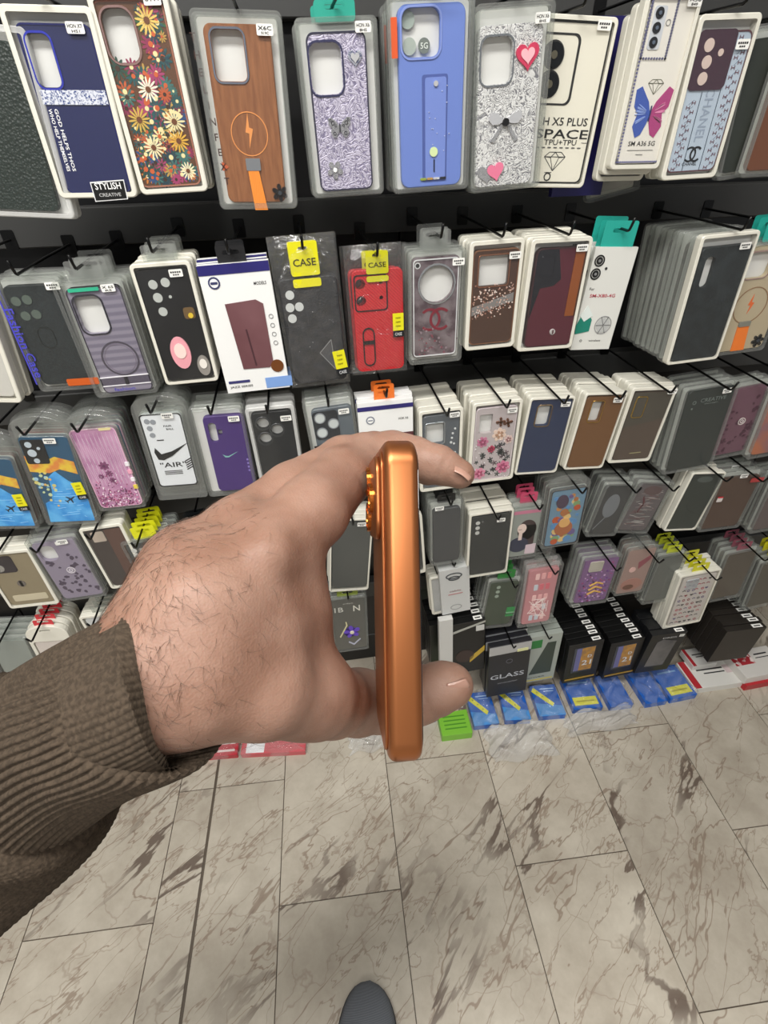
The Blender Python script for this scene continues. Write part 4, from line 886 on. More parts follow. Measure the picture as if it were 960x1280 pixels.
stack([(968, 484), (1030, 480), (990, 568), (934, 572)], Y1 - .004, dict(tray='clear', col=('8c6468', dict(rough=.35, col2='b06a4a', scale=20.)), stk=(.2, .93)), 'rosy brown case pack at the right edge of the third row', 2, short='rosy brown pack', hy=HK)

# row 4
Y4 = .85; HK = .05
stack([(-30, 692), (34, 688), (76, 752), (12, 764)], Y4, dict(tray='cream', rect=(.04, .04, .93, .96), col=('8c8066', dict(rough=.45)), stk=None, d=d_beigecam), 'beige phone case with dark camera block, left of the leopard case', 2, short='beige camera block case', hy=HK, step=.017)
stack([(28, 675), (92, 672), (136, 744), (76, 754)], Y4 - .004, dict(tray='clear', rect=(.08, .03, .94, .94), col=('8d8496', dict(rough=.3)), cut=[('rr', .26, .82, .42, .26, .15)], stk=(.72, .93), d=d_leo2), 'grey violet leopard phone case in clear tray', 3, short='grey violet leopard case', hy=HK)
stack([(98, 660), (150, 656), (190, 728), (138, 738)], Y4, dict(tray='cream', rect=(.08, .03, .95, .95), col=('3e3634', dict(rough=.35)), stk=None, d=d_brownfade), 'dark brown phone case left of the yellow hangers', 2, short='dark brown case', hy=HK)
stack([(152, 676), (210, 672), (250, 738), (184, 752)], Y4 - .003, dict(tray='clear', rect=(.06, .03, .95, .95), col=('474a4a', dict(rough=.35)), stk=(.72, .96), d=d_greytag, tab=(('dcdc20', dict(rough=.35)), .046, .026)), 'charcoal phone case under bright yellow hangers', 4, short='charcoal case with yellow hanger', hy=HK)
stack([(214, 676), (268, 672), (300, 740), (244, 748)], Y4, dict(tray='clear', col=('3c4040', dict(rough=.35)), stk=None, d=d_teal, tab=('16181a', .044, .024)), 'dark pack with teal edge lines behind the back of the hand', 4, short='dark pack with black hanger', hy=HK)
stack([(416, 650), (463, 648), (464, 736), (408, 742)], Y4, dict(tray='cream', rect=(.06, .04, .96, .96), rim=.003, col=('50524f', dict(rough=.4)), stk=(.74, .93)), 'grey phone case with white edge seen between thumb and finger', 3, short='grey case between thumb and finger', hy=.03)
stack([(488, 646), (526, 645), (534, 718), (494, 720)], Y4 + .002, dict(tray='cream', col='3a3c3c', stk=None), 'white edged case pack just right of the held phone', 3, short='pack beside the held phone', hy=.03)
stack([(536, 630), (582, 627), (577, 704), (539, 706)], Y4 - .003, dict(tray='clear', rect=(.1, .03, .9, .9), col=('454749', dict(rough=.4)), stk=(.28, .93), d=d_none, tab=('1a1a1a', .04, .018)), 'dark grey phone case pack below the index fingertip', 5, short='dark grey case below the fingertip', hy=.03)
stack([(587, 641), (643, 638), (633, 718), (583, 721)], Y4, dict(tray='cream', rect=(.06, .03, .95, .94), rim=.004, col=('2f3232', dict(rough=.45)), stk=(.72, .86), d=d_cam3v), 'black phone case with three camera holes in a white frame', 5, short='black case in white frame', hy=.04, step=.017)
stack([(640, 630), (684, 628), (668, 697), (633, 700)], Y4 + .006, dict(tray='clear', rect=(.04, .04, .96, .9), col=('909690', dict(rough=.3)), stk=None, d=d_girl, tab=(('c04868', dict(rough=.4)), .04, .024)), 'grey case printed with a long-haired woman in profile', 2, short='woman portrait case', hy=HK)
stack([(690, 598), (741, 596), (722, 682), (676, 685)], Y4 - .004, dict(pk='arch', tray='clear', rect=(.08, .02, .96, .84), col=('6a8aa0', dict(rough=.35)), edge=('2a1c1e', dict(rough=.3)), stk=None, d=d_colour, arch=.025), 'colourful collage phone case with dark brown edge', 4, short='colourful collage case', hy=HK, back_o=dict(col=('6a3c34', dict(rough=.4)), d=d_none))
stack([(758, 606), (800, 602), (770, 668), (730, 674)], Y4, dict(tray='clear', col=('4a4c4e', dict(rough=.15, metal=.4)), stk=None, d=d_clearsil), 'smoky silver case pack right of the collage case', 3, short='smoky silver pack', hy=HK)
stack([(800, 604), (848, 600), (810, 664), (766, 670)], Y4 - .003, dict(tray='clear', col=('5c5658', dict(rough=.3)), stk=None, d=d_bunny), 'grey brush stroke phone case in clear tray', 2, short='grey brush stroke case', hy=HK)
stack([(868, 592), (908, 589), (872, 660), (826, 667)], Y4, dict(tray='cream', rect=(.09, .02, .98, .95), rim=.003, col=('28302c', dict(rough=.4)), stk=None, d=d_greendark), 'dark green phone case with pale rounded frame', 2, short='dark green framed case', hy=HK)
stack([(906, 592), (958, 590), (924, 660), (870, 666)], Y4 - .004, dict(tray='clear', rect=(.08, .04, .94, .92), col=('4c372c', dict(rough=.45)), stk=(.5, .95), d=d_red2), 'brown phone case with red top label', 3, short='brown case with red label', hy=HK)
stack([(972, 592), (1020, 590), (985, 662), (935, 666)], Y4, dict(tray='clear', col=('5c5050', dict(rough=.3)), stk=None), 'dull brown pack at the right edge of the fourth row', 3, short='dull brown pack', hy=HK)

# row 5
Y5 = .85
stack([(30, 786), (76, 782), (108, 836), (56, 846)], Y5 - .003, dict(pk='arch', tray='cream', col='d9cfc8', stk=None, arch=.03, tab=(('c8303a', dict(rough=.4)), .04, .014), rect=(.1, .04, .9, .70), back='e0dcd6'), 'white arched pack with red hanger above the sweater cuff', 4, short='white arched pack with red hanger', hy=HK)
stack([(-20, 800), (30, 796), (60, 850), (8, 860)], Y5, dict(tray='clear', col=('8f9690', dict(rough=.3)), stk=None), 'grey green pack at the left edge above the sleeve', 3, short='grey green pack', hy=HK)
stack([(408, 748), (461, 745), (459, 812), (420, 816)], Y5, dict(tray='clear', rect=(.04, .03, .95, .97), col=('60605a', dict(rough=.35)), stk=None, d=d_nchar, tab=(('8a9a3a', dict(rough=.4)), .05, .014)), 'grey phone case with letter N and violet figure, framed by the hand', 3, short='grey letter N case', hy=.02)
stack([(534, 722), (560, 720), (560, 766), (542, 768)], Y5 + .02, dict(tray='cream', col='b9bab8', stk=None), 'narrow grey white pack left of the charging cable pack', 2, short='narrow grey white pack', hy=.0)
stack([(549, 712), (586, 710), (588, 764), (553, 767)], Y5, dict(pk='box', box='c9cac8', t=.016, d=d_cable, stk=None, name='cable_box', cat='accessory box'), 'white cable box below the dark grey case', 3, short='white cable box', hy=.0)
stack([(612, 726), (655, 723), (640, 783), (598, 787)], Y5 - .002, dict(tray='clear', col=('3a4638', dict(rough=.35)), stk=None, d=d_green, tab=(('2a7a34', dict(rough=.4)), .045, .026)), 'olive green phone case with bright green hanger', 4, short='olive green case', hy=HK)
stack([(660, 708), (704, 705), (690, 780), (645, 785)], Y5 - .006, dict(tray='clear', rect=(.12, .04, .92, .93), col=('c4888c', dict(rough=.35)), stk=None, d=d_pink, back='c8bcc0', tab=('clear', .04, .02)), 'pink square pattern phone case in a clear pack', 4, short='pink square pattern case', hy=HK)
stack([(732, 696), (777, 696), (758, 756), (711, 757)], Y5 - .003, dict(tray='clear', rect=(.10, .06, .95, .95), col=('7a5884', dict(rough=.3)), stk=None, d=d_purplegl), 'purple glitter phone case with gold ribbon lines', 3, short='purple glitter case', hy=.06)
stack([(788, 682), (828, 678), (802, 742), (768, 745)], Y5, dict(pk='arch', tray='clear', col=('9a8078', dict(rough=.35)), stk=None, d=d_pinkarch, arch=.03, rect=(.05, .03, .95, .9)), 'dusty pink arched case pack right of the purple glitter case', 2, short='dusty pink arched pack', hy=.06)
stack([(826, 694), (862, 690), (836, 752), (800, 756)], Y5 + .01, dict(tray='clear', col=('5c605c', dict(rough=.35)), stk=None, tab=(('b8c030', dict(rough=.4)), .04, .022)), 'grey clear pack with yellow green hanger', 3, short='grey pack with yellow green hanger', hy=.05)
stack([(856, 712), (898, 719), (872, 782), (830, 782)], Y5 - .012, dict(tray='cream', rect=(.14, .02, .95, .93), col=('c4beb8', dict(rough=.35)), stk=None, d=d_doodle, tab=(('d0cc28', dict(rough=.35)), .046, .026)), 'white phone case printed with small doodles and hearts', 3, short='white doodle case', hy=.05)
stack([(912, 690), (952, 686), (925, 748), (884, 752)], Y5, dict(tray='clear', col=('50483e', dict(rough=.35)), stk=None, tab=(('8a4a58', dict(rough=.4)), .04, .022)), 'brown clear pack with dull pink hanger', 3, short='brown pack with dull pink hanger', hy=.06)
stack([(956, 700), (1000, 696), (972, 758), (930, 760)], Y5 - .006, dict(tray='clear', col=('4a463c', dict(rough=.35)), stk=None, tab=(('cfc828', dict(rough=.35)), .05, .03)), 'dark pack with yellow hanger at the right edge', 3, short='dark pack with yellow hanger', hy=.05)

# boxed goods below the lowest hooks
def d_glass(c):
    c.poly([(0, .84), (1, .84), (1, .99), (0, .99)], ('c9ccd0', dict(rough=.2, metal=.6)), .0006); c.text('GLASS', .48, .40, .17, 'b9bcc4', w=.84); c.text('ANTI-FINGERPRINT', .5, .26, .04, '9a9aa0', w=.5)
    c.ring(.5, .68, .08, .015, '5a5a62'); c.rect(.8, .86, .26, .05, 'd8d8a0', .001)
def d_screen(c):
    c.poly([(.18, .26), (.80, .26), (.80, .90), (.18, .90)], ('3a3f48', dict(rough=.2)), .0005); c.poly([(.25, .30), (.45, .30), (.45, .88), (.25, .88)], '6a6a9a', .0008); c.poly([(.40, .30), (.78, .30), (.78, .88), (.40, .88)], ('9a7448', dict(rough=.3, col2='b8863a')), .001)
    c.text('21', .60, .50, .22, 'd8dce0', w=.28, dz=.0016); c.text('D', .66, .66, .12, 'd8dce0', w=.12, dz=.0016); c.rect(.5, .08, .9, .035, 'a8842c')
def d_screen2(c): c.poly([(.20, .16), (.76, .16), (.80, .80), (.40, .86), (.24, .80)], ('6a6868', dict(rough=.2, scale=5., col2='34343a')), .0006); c.text('DREIS', .55, .90, .06, 'b0b0b0', w=.4); c.rect(.88, .92, .14, .06, 'c9c9c4')
def d_greenwhite(c): c.poly([(.18, .18), (.85, .18), (.85, .84), (.6, .84)], '3b443c', .0006); c.rect(.26, .84, .34, .16, '2c7a3a'); c.text('POWER', .4, .10, .06, '3a3a3a', w=.6); c.rect(.5, .04, .9, .02, 'c9b84a')
def d_darkimg(c): c.disc(.4, .35, .28, '3a2c28'); c.poly([(.55, .2), (1, .4), (1, .5), (.55, .3)], 'c0a03c'); c.poly([(.0, .82), (1, .95), (1, .98), (0, .86)], 'a8a8a0'); c.rect(.85, .86, .24, .1, 'c9c9c4')
def bstack(q, Y, d, col, label, n, step, short, name='screen_glass_box', cat='accessory box', t=.016, hk=False):
    stack(q, Y, dict(toplab=t > .017, pk='box', box=(col, dict(rough=.35)), t=t, d=d, stk=None, name=name, cat=cat), label, n, step=step, hk=hk, hy=.02, short=short)
bstack([(536, 782), (552, 780), (552, 832), (540, 834)], .88, d_none, '121212', 'black box right beside the lower part of the held phone', 4, .02, 'black box beside the held phone')
bstack([(563, 780), (607, 776), (604, 838), (566, 841)], .84, d_darkimg, '141414', 'black box with dark picture and pale label above the thumb', 6, .022, 'black box above the thumb', t=.02)
bstack([(549, 776), (566, 775), (566, 832), (550, 833)], .835, d_none, 'c9c8c4', 'slim white box standing between the black boxes', 0, .02, 'slim white box')
bstack([(613, 808), (664, 802), (655, 868), (610, 866)], .82, d_glass, '1e1e22', 'black box printed GLASS with silver band', 3, .02, 'GLASS box', hk=True)
bstack([(662, 796), (703, 792), (691, 850), (652, 852)], .85, d_greenwhite, 'a2a8a0', 'grey white box with green corner behind the GLASS box', 3, .02, 'green cornered box', hk=True)
bstack([(713, 806), (755, 801), (743, 848), (703, 853)], .83, d_screen, '131313', 'black screen protector box printed 21D, left one of two', 7, .021, 'left 21D box', t=.019)
bstack([(765, 806), (806, 796), (792, 842), (752, 848)], .83, d_screen, '131313', 'black screen protector box printed 21D, right one of two', 7, .021, 'right 21D box', t=.019)
bstack([(818, 796), (858, 788), (836, 836), (790, 842)], .82, d_screen2, '17181a', 'black box showing a grey phone screen, right of the 21D boxes', 4, .021, 'grey screen box', t=.019)
bstack([(906, 792), (962, 782), (930, 822), (886, 828)], .80, d_none, '2a2622', 'brown black box at the right, its lid towards the doodle case', 8, .021, 'brown black box', t=.019)

# goods lying on the floor in front of the rack
def lying(name, label, cat, quad, thick, m, z=0.0, group=None, deco=None, sub='carton'):
    """quad: four picture corners of its top face, far-left far-right near-right near-left"""
    pts = [PF(x, y, z + thick) + (Vector((0, .012, 0)) if name == 'accessory_pack' else Vector()) for x, y in quad]; c = sum(pts, Vector()) / 4
    ax = (pts[1] - pts[0] + pts[2] - pts[3]); ax.z = 0; w = ax.length / 2; ax.normalize(); ay = Vector((-ax.y, ax.x, 0)); h = ((pts[0] + pts[1]) / 2 - (pts[2] + pts[3]) / 2).dot(ay)
    t = empty(name, (c.x, c.y, z), label, cat, group); t.rotation_euler = (0, 0, math.atan2(ax.y, ax.x))
    if name == 'accessory_pack': w *= .9; h *= 1.06
    M = MB().plate(rr(0, 0, w, h, .002, 2), 0, thick, m, ch=.0008)
    if deco: deco(C_(M, -w / 2, -h / 2, w, h, thick + .0002))
    M.build(sub, t)
    return t, w, h
def crumple(name, parent, w, h, zt, m=None, s=1.12, seed=0, label=None):
    r = random.Random(seed); ph = [r.uniform(0, 6) for _ in range(8)]
    def fn(u, v):
        x = (u - .5) * w * s; y = (v - .5) * h * s; e = min(u, 1 - u, v, 1 - v)
        z = zt * min(1, e * 9) + .004 + (.005 * math.sin(9 * u + 5 * v + ph[0]) + .004 * math.sin(17 * v - 11 * u + ph[1]) + .003 * abs(math.sin(29 * u + 13 * v + ph[2])) + .003 * abs(math.sin(23 * v - 31 * u + ph[3])))* (1 if e > .01 else .2)
        x += .006 * math.sin(13 * v + ph[4]); y += .006 * math.sin(11 * u + ph[5])
        return (x, y, max(.0015, z + .004))
    o = MB().grid(fn, 36, 36, m or FILM).build(name, parent, smooth=True); return o
BLUE = ('1f5cb4', dict(rough=.35))
def d_bluepack(c):
    c.poly([(0, 0), (1, 0), (1, .28), (0, .42)], ('4a8ccc', dict(rough=.35))); c.poly([(.0, .80), (.12, .92), (.72, .38), (.62, .28)], ('d8d42c', dict(rough=.4)), .0009)
    for k in range(3): c.text('A', .2 + .16 * k, .76 - .15 * k, .07, '55602a', dz=.0012)
    c.rect(.62, .86, .55, .03, 'a8c8ec'); c.rect(.66, .78, .4, .02, 'a8c8ec')
def d_yellowlab(c): c.poly([(.1, .1), (.9, .1), (.9, .35), (.1, .35)], ('d8d42c', dict(rough=.4)), .0009); c.rect(.5, .22, .6, .04, 'a8a020', .0013); c.rect(.5, .8, .7, .05, '7aa8dc')
fl = [((586, 872), (620, 868), (622, 908), (588, 912), d_bluepack, 'blue accessory pack with yellow stripe next to the green box'),
      ((624, 866), (660, 866), (664, 902), (630, 905), d_bluepack, 'blue accessory pack with yellow stripe below the GLASS box'),
      ((664, 862), (700, 860), (708, 896), (672, 900), d_bluepack, 'blue accessory pack with yellow stripe below the green cornered box'),
      ((706, 852), (746, 850), (752, 886), (712, 892), d_yellowlab, 'blue accessory pack with yellow label below the left 21D box'),
      ((750, 850), (780, 846), (790, 884), (758, 888), d_none, 'blue accessory pack in clear bag below the right 21D box'),
      ((784, 844), (812, 840), (838, 878), (808, 884), d_none, 'blue folder pack leaning between bags on the floor'),
      ((816, 840), (852, 835), (872, 870), (836, 880), d_yellowlab, 'blue accessory pack with yellow label near the white boxes')]
for i, (a, b, c_, d, dec, lab) in enumerate(fl):
    t, w, h = lying('accessory_pack', lab, 'accessory pack', (a, b, c_, d), .022, BLUE, deco=dec, sub='carton', group='blue accessory packs on the floor')
    crumple('clear_bag', t, w, h, .022, seed=i, s=1.04 if i % 2 else 1.1)
lying('accessory_pack', 'blue accessory pack with yellow mark behind the held phone, left of green box', 'accessory pack', ((520, 878), (545, 876), (545, 902), (522, 904)), .02, BLUE, deco=d_bluepack, group='blue accessory packs on the floor')
def d_greenbox(c): c.poly([(0, .62), (1, .66), (1, .9), (0, .9)], ('6a5a54', dict(rough=.4, col2='c9b8a8', scale=60.))); c.rect(.55, .76, .7, .08, 'd8d8d0', .001); c.disc(.24, .74, .1, 'f0ece4', .0012); [c.rect(.5, .5 - .11 * k, .72, .03, '4a8a28', .001) for k in range(4)]
lying('charger_box', 'lime green small box on the floor under the thumb', 'accessory box', ((547, 876), (584, 872), (586, 916), (549, 921)), .03, ('7ab83a', dict(rough=.4)), deco=d_greenbox)
def d_whitered(c): c.poly([(.02, 0), (.14, 0), (.14, 1), (.02, 1)], 'b02c34', .0008); c.rect(.5, .62, .5, .05, '2c2c2c'); c.rect(.55, .48, .4, .04, '2c2c2c'); c.rect(.84, .55, .14, .3, 'c9b8b8')
def d_redpat(c): c.poly([(0, .45), (.45, .45), (.45, 1), (0, 1)], ('a83038', dict(rough=.4, kind='speckle', scale=90., col2='e8d8d4'))); c.rect(.7, .75, .3, .05, '2c2c2c'); c.rect(.7, .62, .34, .03, '2c2c2c')
lying('cable_box', 'white box with red end band lying on the floor, lower of two', 'accessory box', ((846, 828), (912, 820), (930, 852), (868, 862)), .026, 'd8d6d0', deco=d_whitered)
lying('cable_box', 'small white box lying on top of the white box with red band', 'accessory box', ((852, 812), (884, 808), (894, 828), (866, 834)), .02, 'cfcdc8', z=.0265, deco=d_whitered)
lying('cable_box', 'white box with red speckled corner lying at the right edge', 'accessory box', ((908, 816), (960, 806), (985, 838), (932, 848)), .03, 'd4d0ca', z=.0265, deco=d_redpat)
lying('cable_box', 'flat red box under the white box at the right edge', 'accessory box', ((914, 828), (972, 816), (995, 846), (928, 858)), .026, ('b0242c', dict(rough=.35)))
t, w, h = lying('cable_box', 'red and white box in a clear bag below the wrist', 'accessory box', ((228, 926), (300, 922), (296, 942), (222, 950)), .02, ('b8303c', dict(rough=.35)), deco=lambda c: (c.rect(.5, .72, .9, .2, 'e8e0dc', .001), c.rect(.5, .25, .9, .12, 'e0c8c4', .001)))
crumple('clear_bag', t, w, h, .02, seed=20, s=1.04)
t, w, h = lying('cable_box', 'pink and red box in clear bag with a white label, left of the held phone', 'accessory box', ((304, 924), (384, 922), (380, 938), (300, 944)), .02, ('c85a60', dict(rough=.35)), deco=lambda c: c.rect(.22, .5, .28, .9, 'e8e8ea', .001))
crumple('clear_bag', t, w, h, .02, seed=21, s=1.04)
def loose_bag(label, q, seed, hh=.02, grp=None):
    pts = [PF(x, y) for x, y in q]; c = sum(pts, Vector()) / 4; w = (pts[1] - pts[0]).length; h = (pts[0] - pts[3]).length
    t = empty('plastic_bag', (c.x, c.y, 0), label, 'plastic bag', grp); crumple('film', t, w, h, hh, FILM2, seed=seed, s=1.0)
loose_bag('empty crumpled clear plastic bag on the tiles below the blue packs', ((612, 910), (690, 906), (682, 950), (612, 952)), 31, .03)
loose_bag('crumpled clear plastic bag on the floor below the left 21D box', ((702, 894), (790, 888), (796, 912), (708, 918)), 32, .02)
loose_bag('pinkish clear plastic bag on the floor left of the held phone', ((438, 922), (490, 918), (488, 940), (440, 942)), 33, .015)

stack([(100, 772), (152, 764), (176, 802), (120, 814)], Y5 + .01, dict(tray='cream', col=('c9cccb', dict(rough=.3)), stk=None, tab=('clear', .04, .02)), 'whitish clear pack between the arched pack and the sweater cuff', 3, short='whitish pack near the cuff', hy=HK)
stack([(140, 748), (178, 741), (200, 776), (160, 784)], Y5 + .012, dict(tray='clear', col=('b8343c', dict(rough=.3)), stk=None), 'small clear pack with bright red front beside the wrist', 1, short='small red pack beside the wrist', hk=False)

# ------------------------------------------------------------------ the held phone
COPPER = mat('copper_metal', 'a8683e', rough=.37, metal=.85, scale=900, bump=.04, dist=.0002)
COPPER2 = mat('copper_lens_ring', 'c87834', rough=.18, metal=.9)
LENS = mat('lens_glass', '0c0e12', rough=.05, coat=1.)
def slab(M, w, h, r, re, T, m, z0=0., seg=10):
    """rounded slab: outline w x h with corner radius r, edges rolled by radius re, from z0 to z0 + T"""
    i = M.mi(m); base = rr(0, 0, w, h, r, seg); n = len(base); prof = []
    for k in range(7): a = math.pi / 2 * k / 6; prof.append((re * (1 - math.sin(a)), z0 + re * (1 - math.cos(a))))
    for k in range(7): a = math.pi / 2 * k / 6; prof.append((re * (1 - math.cos(a)), z0 + T - re * (1 - math.sin(a))))
    st = []
    for d, z in prof:
        st.append(len(M.v)); k = max(r - d, .0004)
        for (x, y) in rr(0, 0, w - 2 * d, h - 2 * d, k, seg): M.v.append((x, y, z))
    for a, b in zip(st, st[1:]):
        for q in range(n): q2 = (q + 1) % n; M.f.append((a + q, a + q2, b + q2, b + q)); M.m.append(i)
    M.f.append(tuple(st[0] + q for q in range(n))[::-1]); M.m.append(i); M.f.append(tuple(st[-1] + q for q in range(n))); M.m.append(i)
PH_W, PH_L, PH_T = .065, .158, .0165
ph = empty('smartphone', PC(495, 741, .274), 'copper orange metallic smartphone held edge-on between thumb and index finger', 'smartphone')
ang = math.radians(5.6); lean = .018
dn = (-UPV + RGT * lean).normalized(); rt = (RGT - dn * RGT.dot(dn)).normalized(); fw = dn.cross(rt) * -1
if fw.dot(FWD) < 0: fw = -fw
dep = (fw * math.cos(ang) - rt * math.sin(ang)).normalized()          # far long edge swings to the left: the back shows a little
# local axes: x = depth (away from the viewer), y = up the phone, z = out of the back
zb = (-rt * math.cos(ang) - fw * math.sin(ang)).normalized(); yb = -dn; xb = yb.cross(zb).normalized()
pm = Matrix((xb, yb, zb)).transposed().to_4x4(); pm.translation = PC(495, 742, .2718); ph.matrix_world = pm
XS = 1 if xb.dot(FWD) > 0 else -1
M = MB(); slab(M, PH_W, PH_L, .0135, .0042, PH_T, COPPER, z0=-PH_T / 2); M.build('frame', ph, smooth=True)
M = MB(); slab(M, PH_W - .010, PH_L - .010, .010, .0008, .0016, COPPER, z0=PH_T / 2 - .0002); M.build('back_panel', ph, smooth=True)
M = MB(); slab(M, PH_W - .008, PH_L - .008, .011, .0003, .0006, ('0a0b0d', dict(rough=.06, coat=1.)), z0=-PH_T / 2 - .0004); M.build('screen', ph)
M = MB(); slab(M, PH_W - .014, .042, .010, .0012, .0026, COPPER, z0=PH_T / 2 + .0012); pl = M.build('camera_plateau', ph, smooth=True); pl.location = (0, PH_L / 2 - .028, 0)
for (a, b) in ((-.017, .010), (-.017, -.010), (.002, 0)):
    M = MB(); M.ring(XS * a * -1, b, .0082, .0018, PH_T / 2 + .0036, PH_T / 2 + .0056, COPPER2); M.plate(circ(XS * a * -1, b, .0065, 20), PH_T / 2 + .0036, PH_T / 2 + .0048, LENS); M.build('camera_lens', pl)

# ------------------------------------------------------------------ the person: hand, sleeve, shoe
person = empty('person', (0, 0, 0), 'person in a brown ribbed sweater holding the orange phone, one grey shoe below', 'person')
SKIN = mat('skin', '836252', rough=.5, kind=None, scale=38., col2='967666', thr=(.35, .65), sss=.12, spec=.3, detail=6)
nt = SKIN.node_tree; b_ = nt.nodes['Principled BSDF']
tc_ = nt.nodes.new('ShaderNodeTexCoord'); vo = nt.nodes.new('ShaderNodeTexVoronoi'); vo.inputs['Scale'].default_value = 900; nt.links.new(tc_.outputs['Object'], vo.inputs['Vector'])
no = nt.nodes.new('ShaderNodeTexNoise'); no.inputs['Scale'].default_value = 160; no.inputs['Detail'].default_value = 5; nt.links.new(tc_.outputs['Object'], no.inputs['Vector'])
ad = nt.nodes.new('ShaderNodeMath'); ad.operation = 'MULTIPLY_ADD'; ad.inputs[1].default_value = .35; nt.links.new(vo.outputs['Distance'], ad.inputs[0]); nt.links.new(no.outputs['Fac'], ad.inputs[2])
bp_ = nt.nodes.new('ShaderNodeBump'); bp_.inputs['Strength'].default_value = .35; bp_.inputs['Distance'].default_value = .0009; nt.links.new(ad.outputs[0], bp_.inputs['Height']); nt.links.new(bp_.outputs[0], b_.inputs['Normal'])

def J(px, py, z, rpx): p = PC(px, py, z); return (np.array(p), rpx * z / F_PX)
def chain(js, X, k=.004):
    d = None
    for (a, ra), (b, rb) in zip(js, js[1:]):
        ab = b - a; t = np.clip(((X - a) @ ab) / (ab @ ab), 0, 1)
        q = np.linalg.norm(X - a - t[..., None] * ab, axis=-1) - (ra + t * (rb - ra))
        d = q if d is None else smin(d, q, k)
    return d
def smin(a, b, k):
    h = np.clip(.5 + .5 * (b - a) / k, 0, 1); return b + (a - b) * h - k * h * (1 - h)
FOREARM = [J(20, 962, .272, 56), J(100, 905, .246, 62), J(155, 872, .226, 70), J(205, 842, .218, 80)]
PALM = [
    [J(212, 822, .222, 66), J(262, 760, .228, 76), J(335, 694, .246, 54)],         # index metacarpal
    [J(208, 790, .230, 58), J(250, 728, .245, 62), J(298, 668, .268, 44)],         # middle metacarpal
    [J(205, 770, .240, 50), J(235, 715, .258, 50), J(262, 690, .282, 38)],
    [J(215, 862, .218, 62), J(262, 850, .222, 66), J(330, 862, .232, 56), J(396, 874, .260, 42)],   # thumb metacarpal
    [J(255, 800, .228, 70), J(330, 780, .242, 56), J(362, 762, .254, 40)],          # web
    [J(362, 700, .258, 40), J(372, 780, .262, 34), J(396, 850, .266, 34)],
]
INDEX = [J(335, 694, .246, 52), J(388, 642, .266, 46), J(427, 597, .301, 37), J(458, 575, .331, 32), J(490, 569, .334, 29), J(515, 573, .330, 27), J(548, 582, .325, 24), J(574, 593, .323, 19)]
MIDDLE = [J(298, 668, .268, 44), J(365, 618, .290, 38), J(428, 577, .320, 30), J(468, 566, .340, 25), J(510, 575, .352, 22), J(535, 588, .356, 19)]
RING = [J(262, 690, .282, 38), J(320, 655, .300, 34), J(372, 622, .322, 27), J(392, 630, .338, 24), J(386, 655, .342, 21)]
LITTLE = [J(240, 715, .288, 32), J(300, 690, .305, 30), J(350, 670, .320, 25), J(362, 690, .338, 22), J(352, 712, .338, 19)]
THUMB = [J(380, 872, .254, 45), J(414, 876, .284, 41), J(446, 877, .320, 38), J(478, 877, .338, 35), J(505, 874, .337, 33), J(530, 866, .333, 31), J(556, 858, .329, 27.5), J(567, 857, .328, 24)]
BUMPS = [J(338, 692, .229, 27), J(302, 652, .256, 25)]
allj = FOREARM + INDEX + MIDDLE + RING + LITTLE + THUMB + [q for c in PALM for q in c]
lo = np.min([p - r for p, r in allj[1:]], axis=0) - .008; hi = np.max([p + r for p, r in allj[1:]], axis=0) + .008
RES = .0017
dims = np.ceil((hi - lo) / RES).astype(int)
ax = [lo[k] + RES * np.arange(dims[k]) for k in range(3)]
X = np.stack(np.meshgrid(*ax, indexing='ij'), -1).astype(np.float32)
D = chain(FOREARM, X, .01)
for c in PALM: D = smin(D, chain(c, X, .01), .016)
for p, r in BUMPS: D = smin(D, np.linalg.norm(X - p, axis=-1) - r, .011)
# the two finger groups stay separate from one another and blend into the palm
fg = None
for c in (INDEX, MIDDLE, RING, LITTLE):
    q = chain(c, X, .005); fg = q if fg is None else smin(fg, q, .0016)
D = smin(D, fg, .006); D = smin(D, chain(THUMB, X, .008), .013)
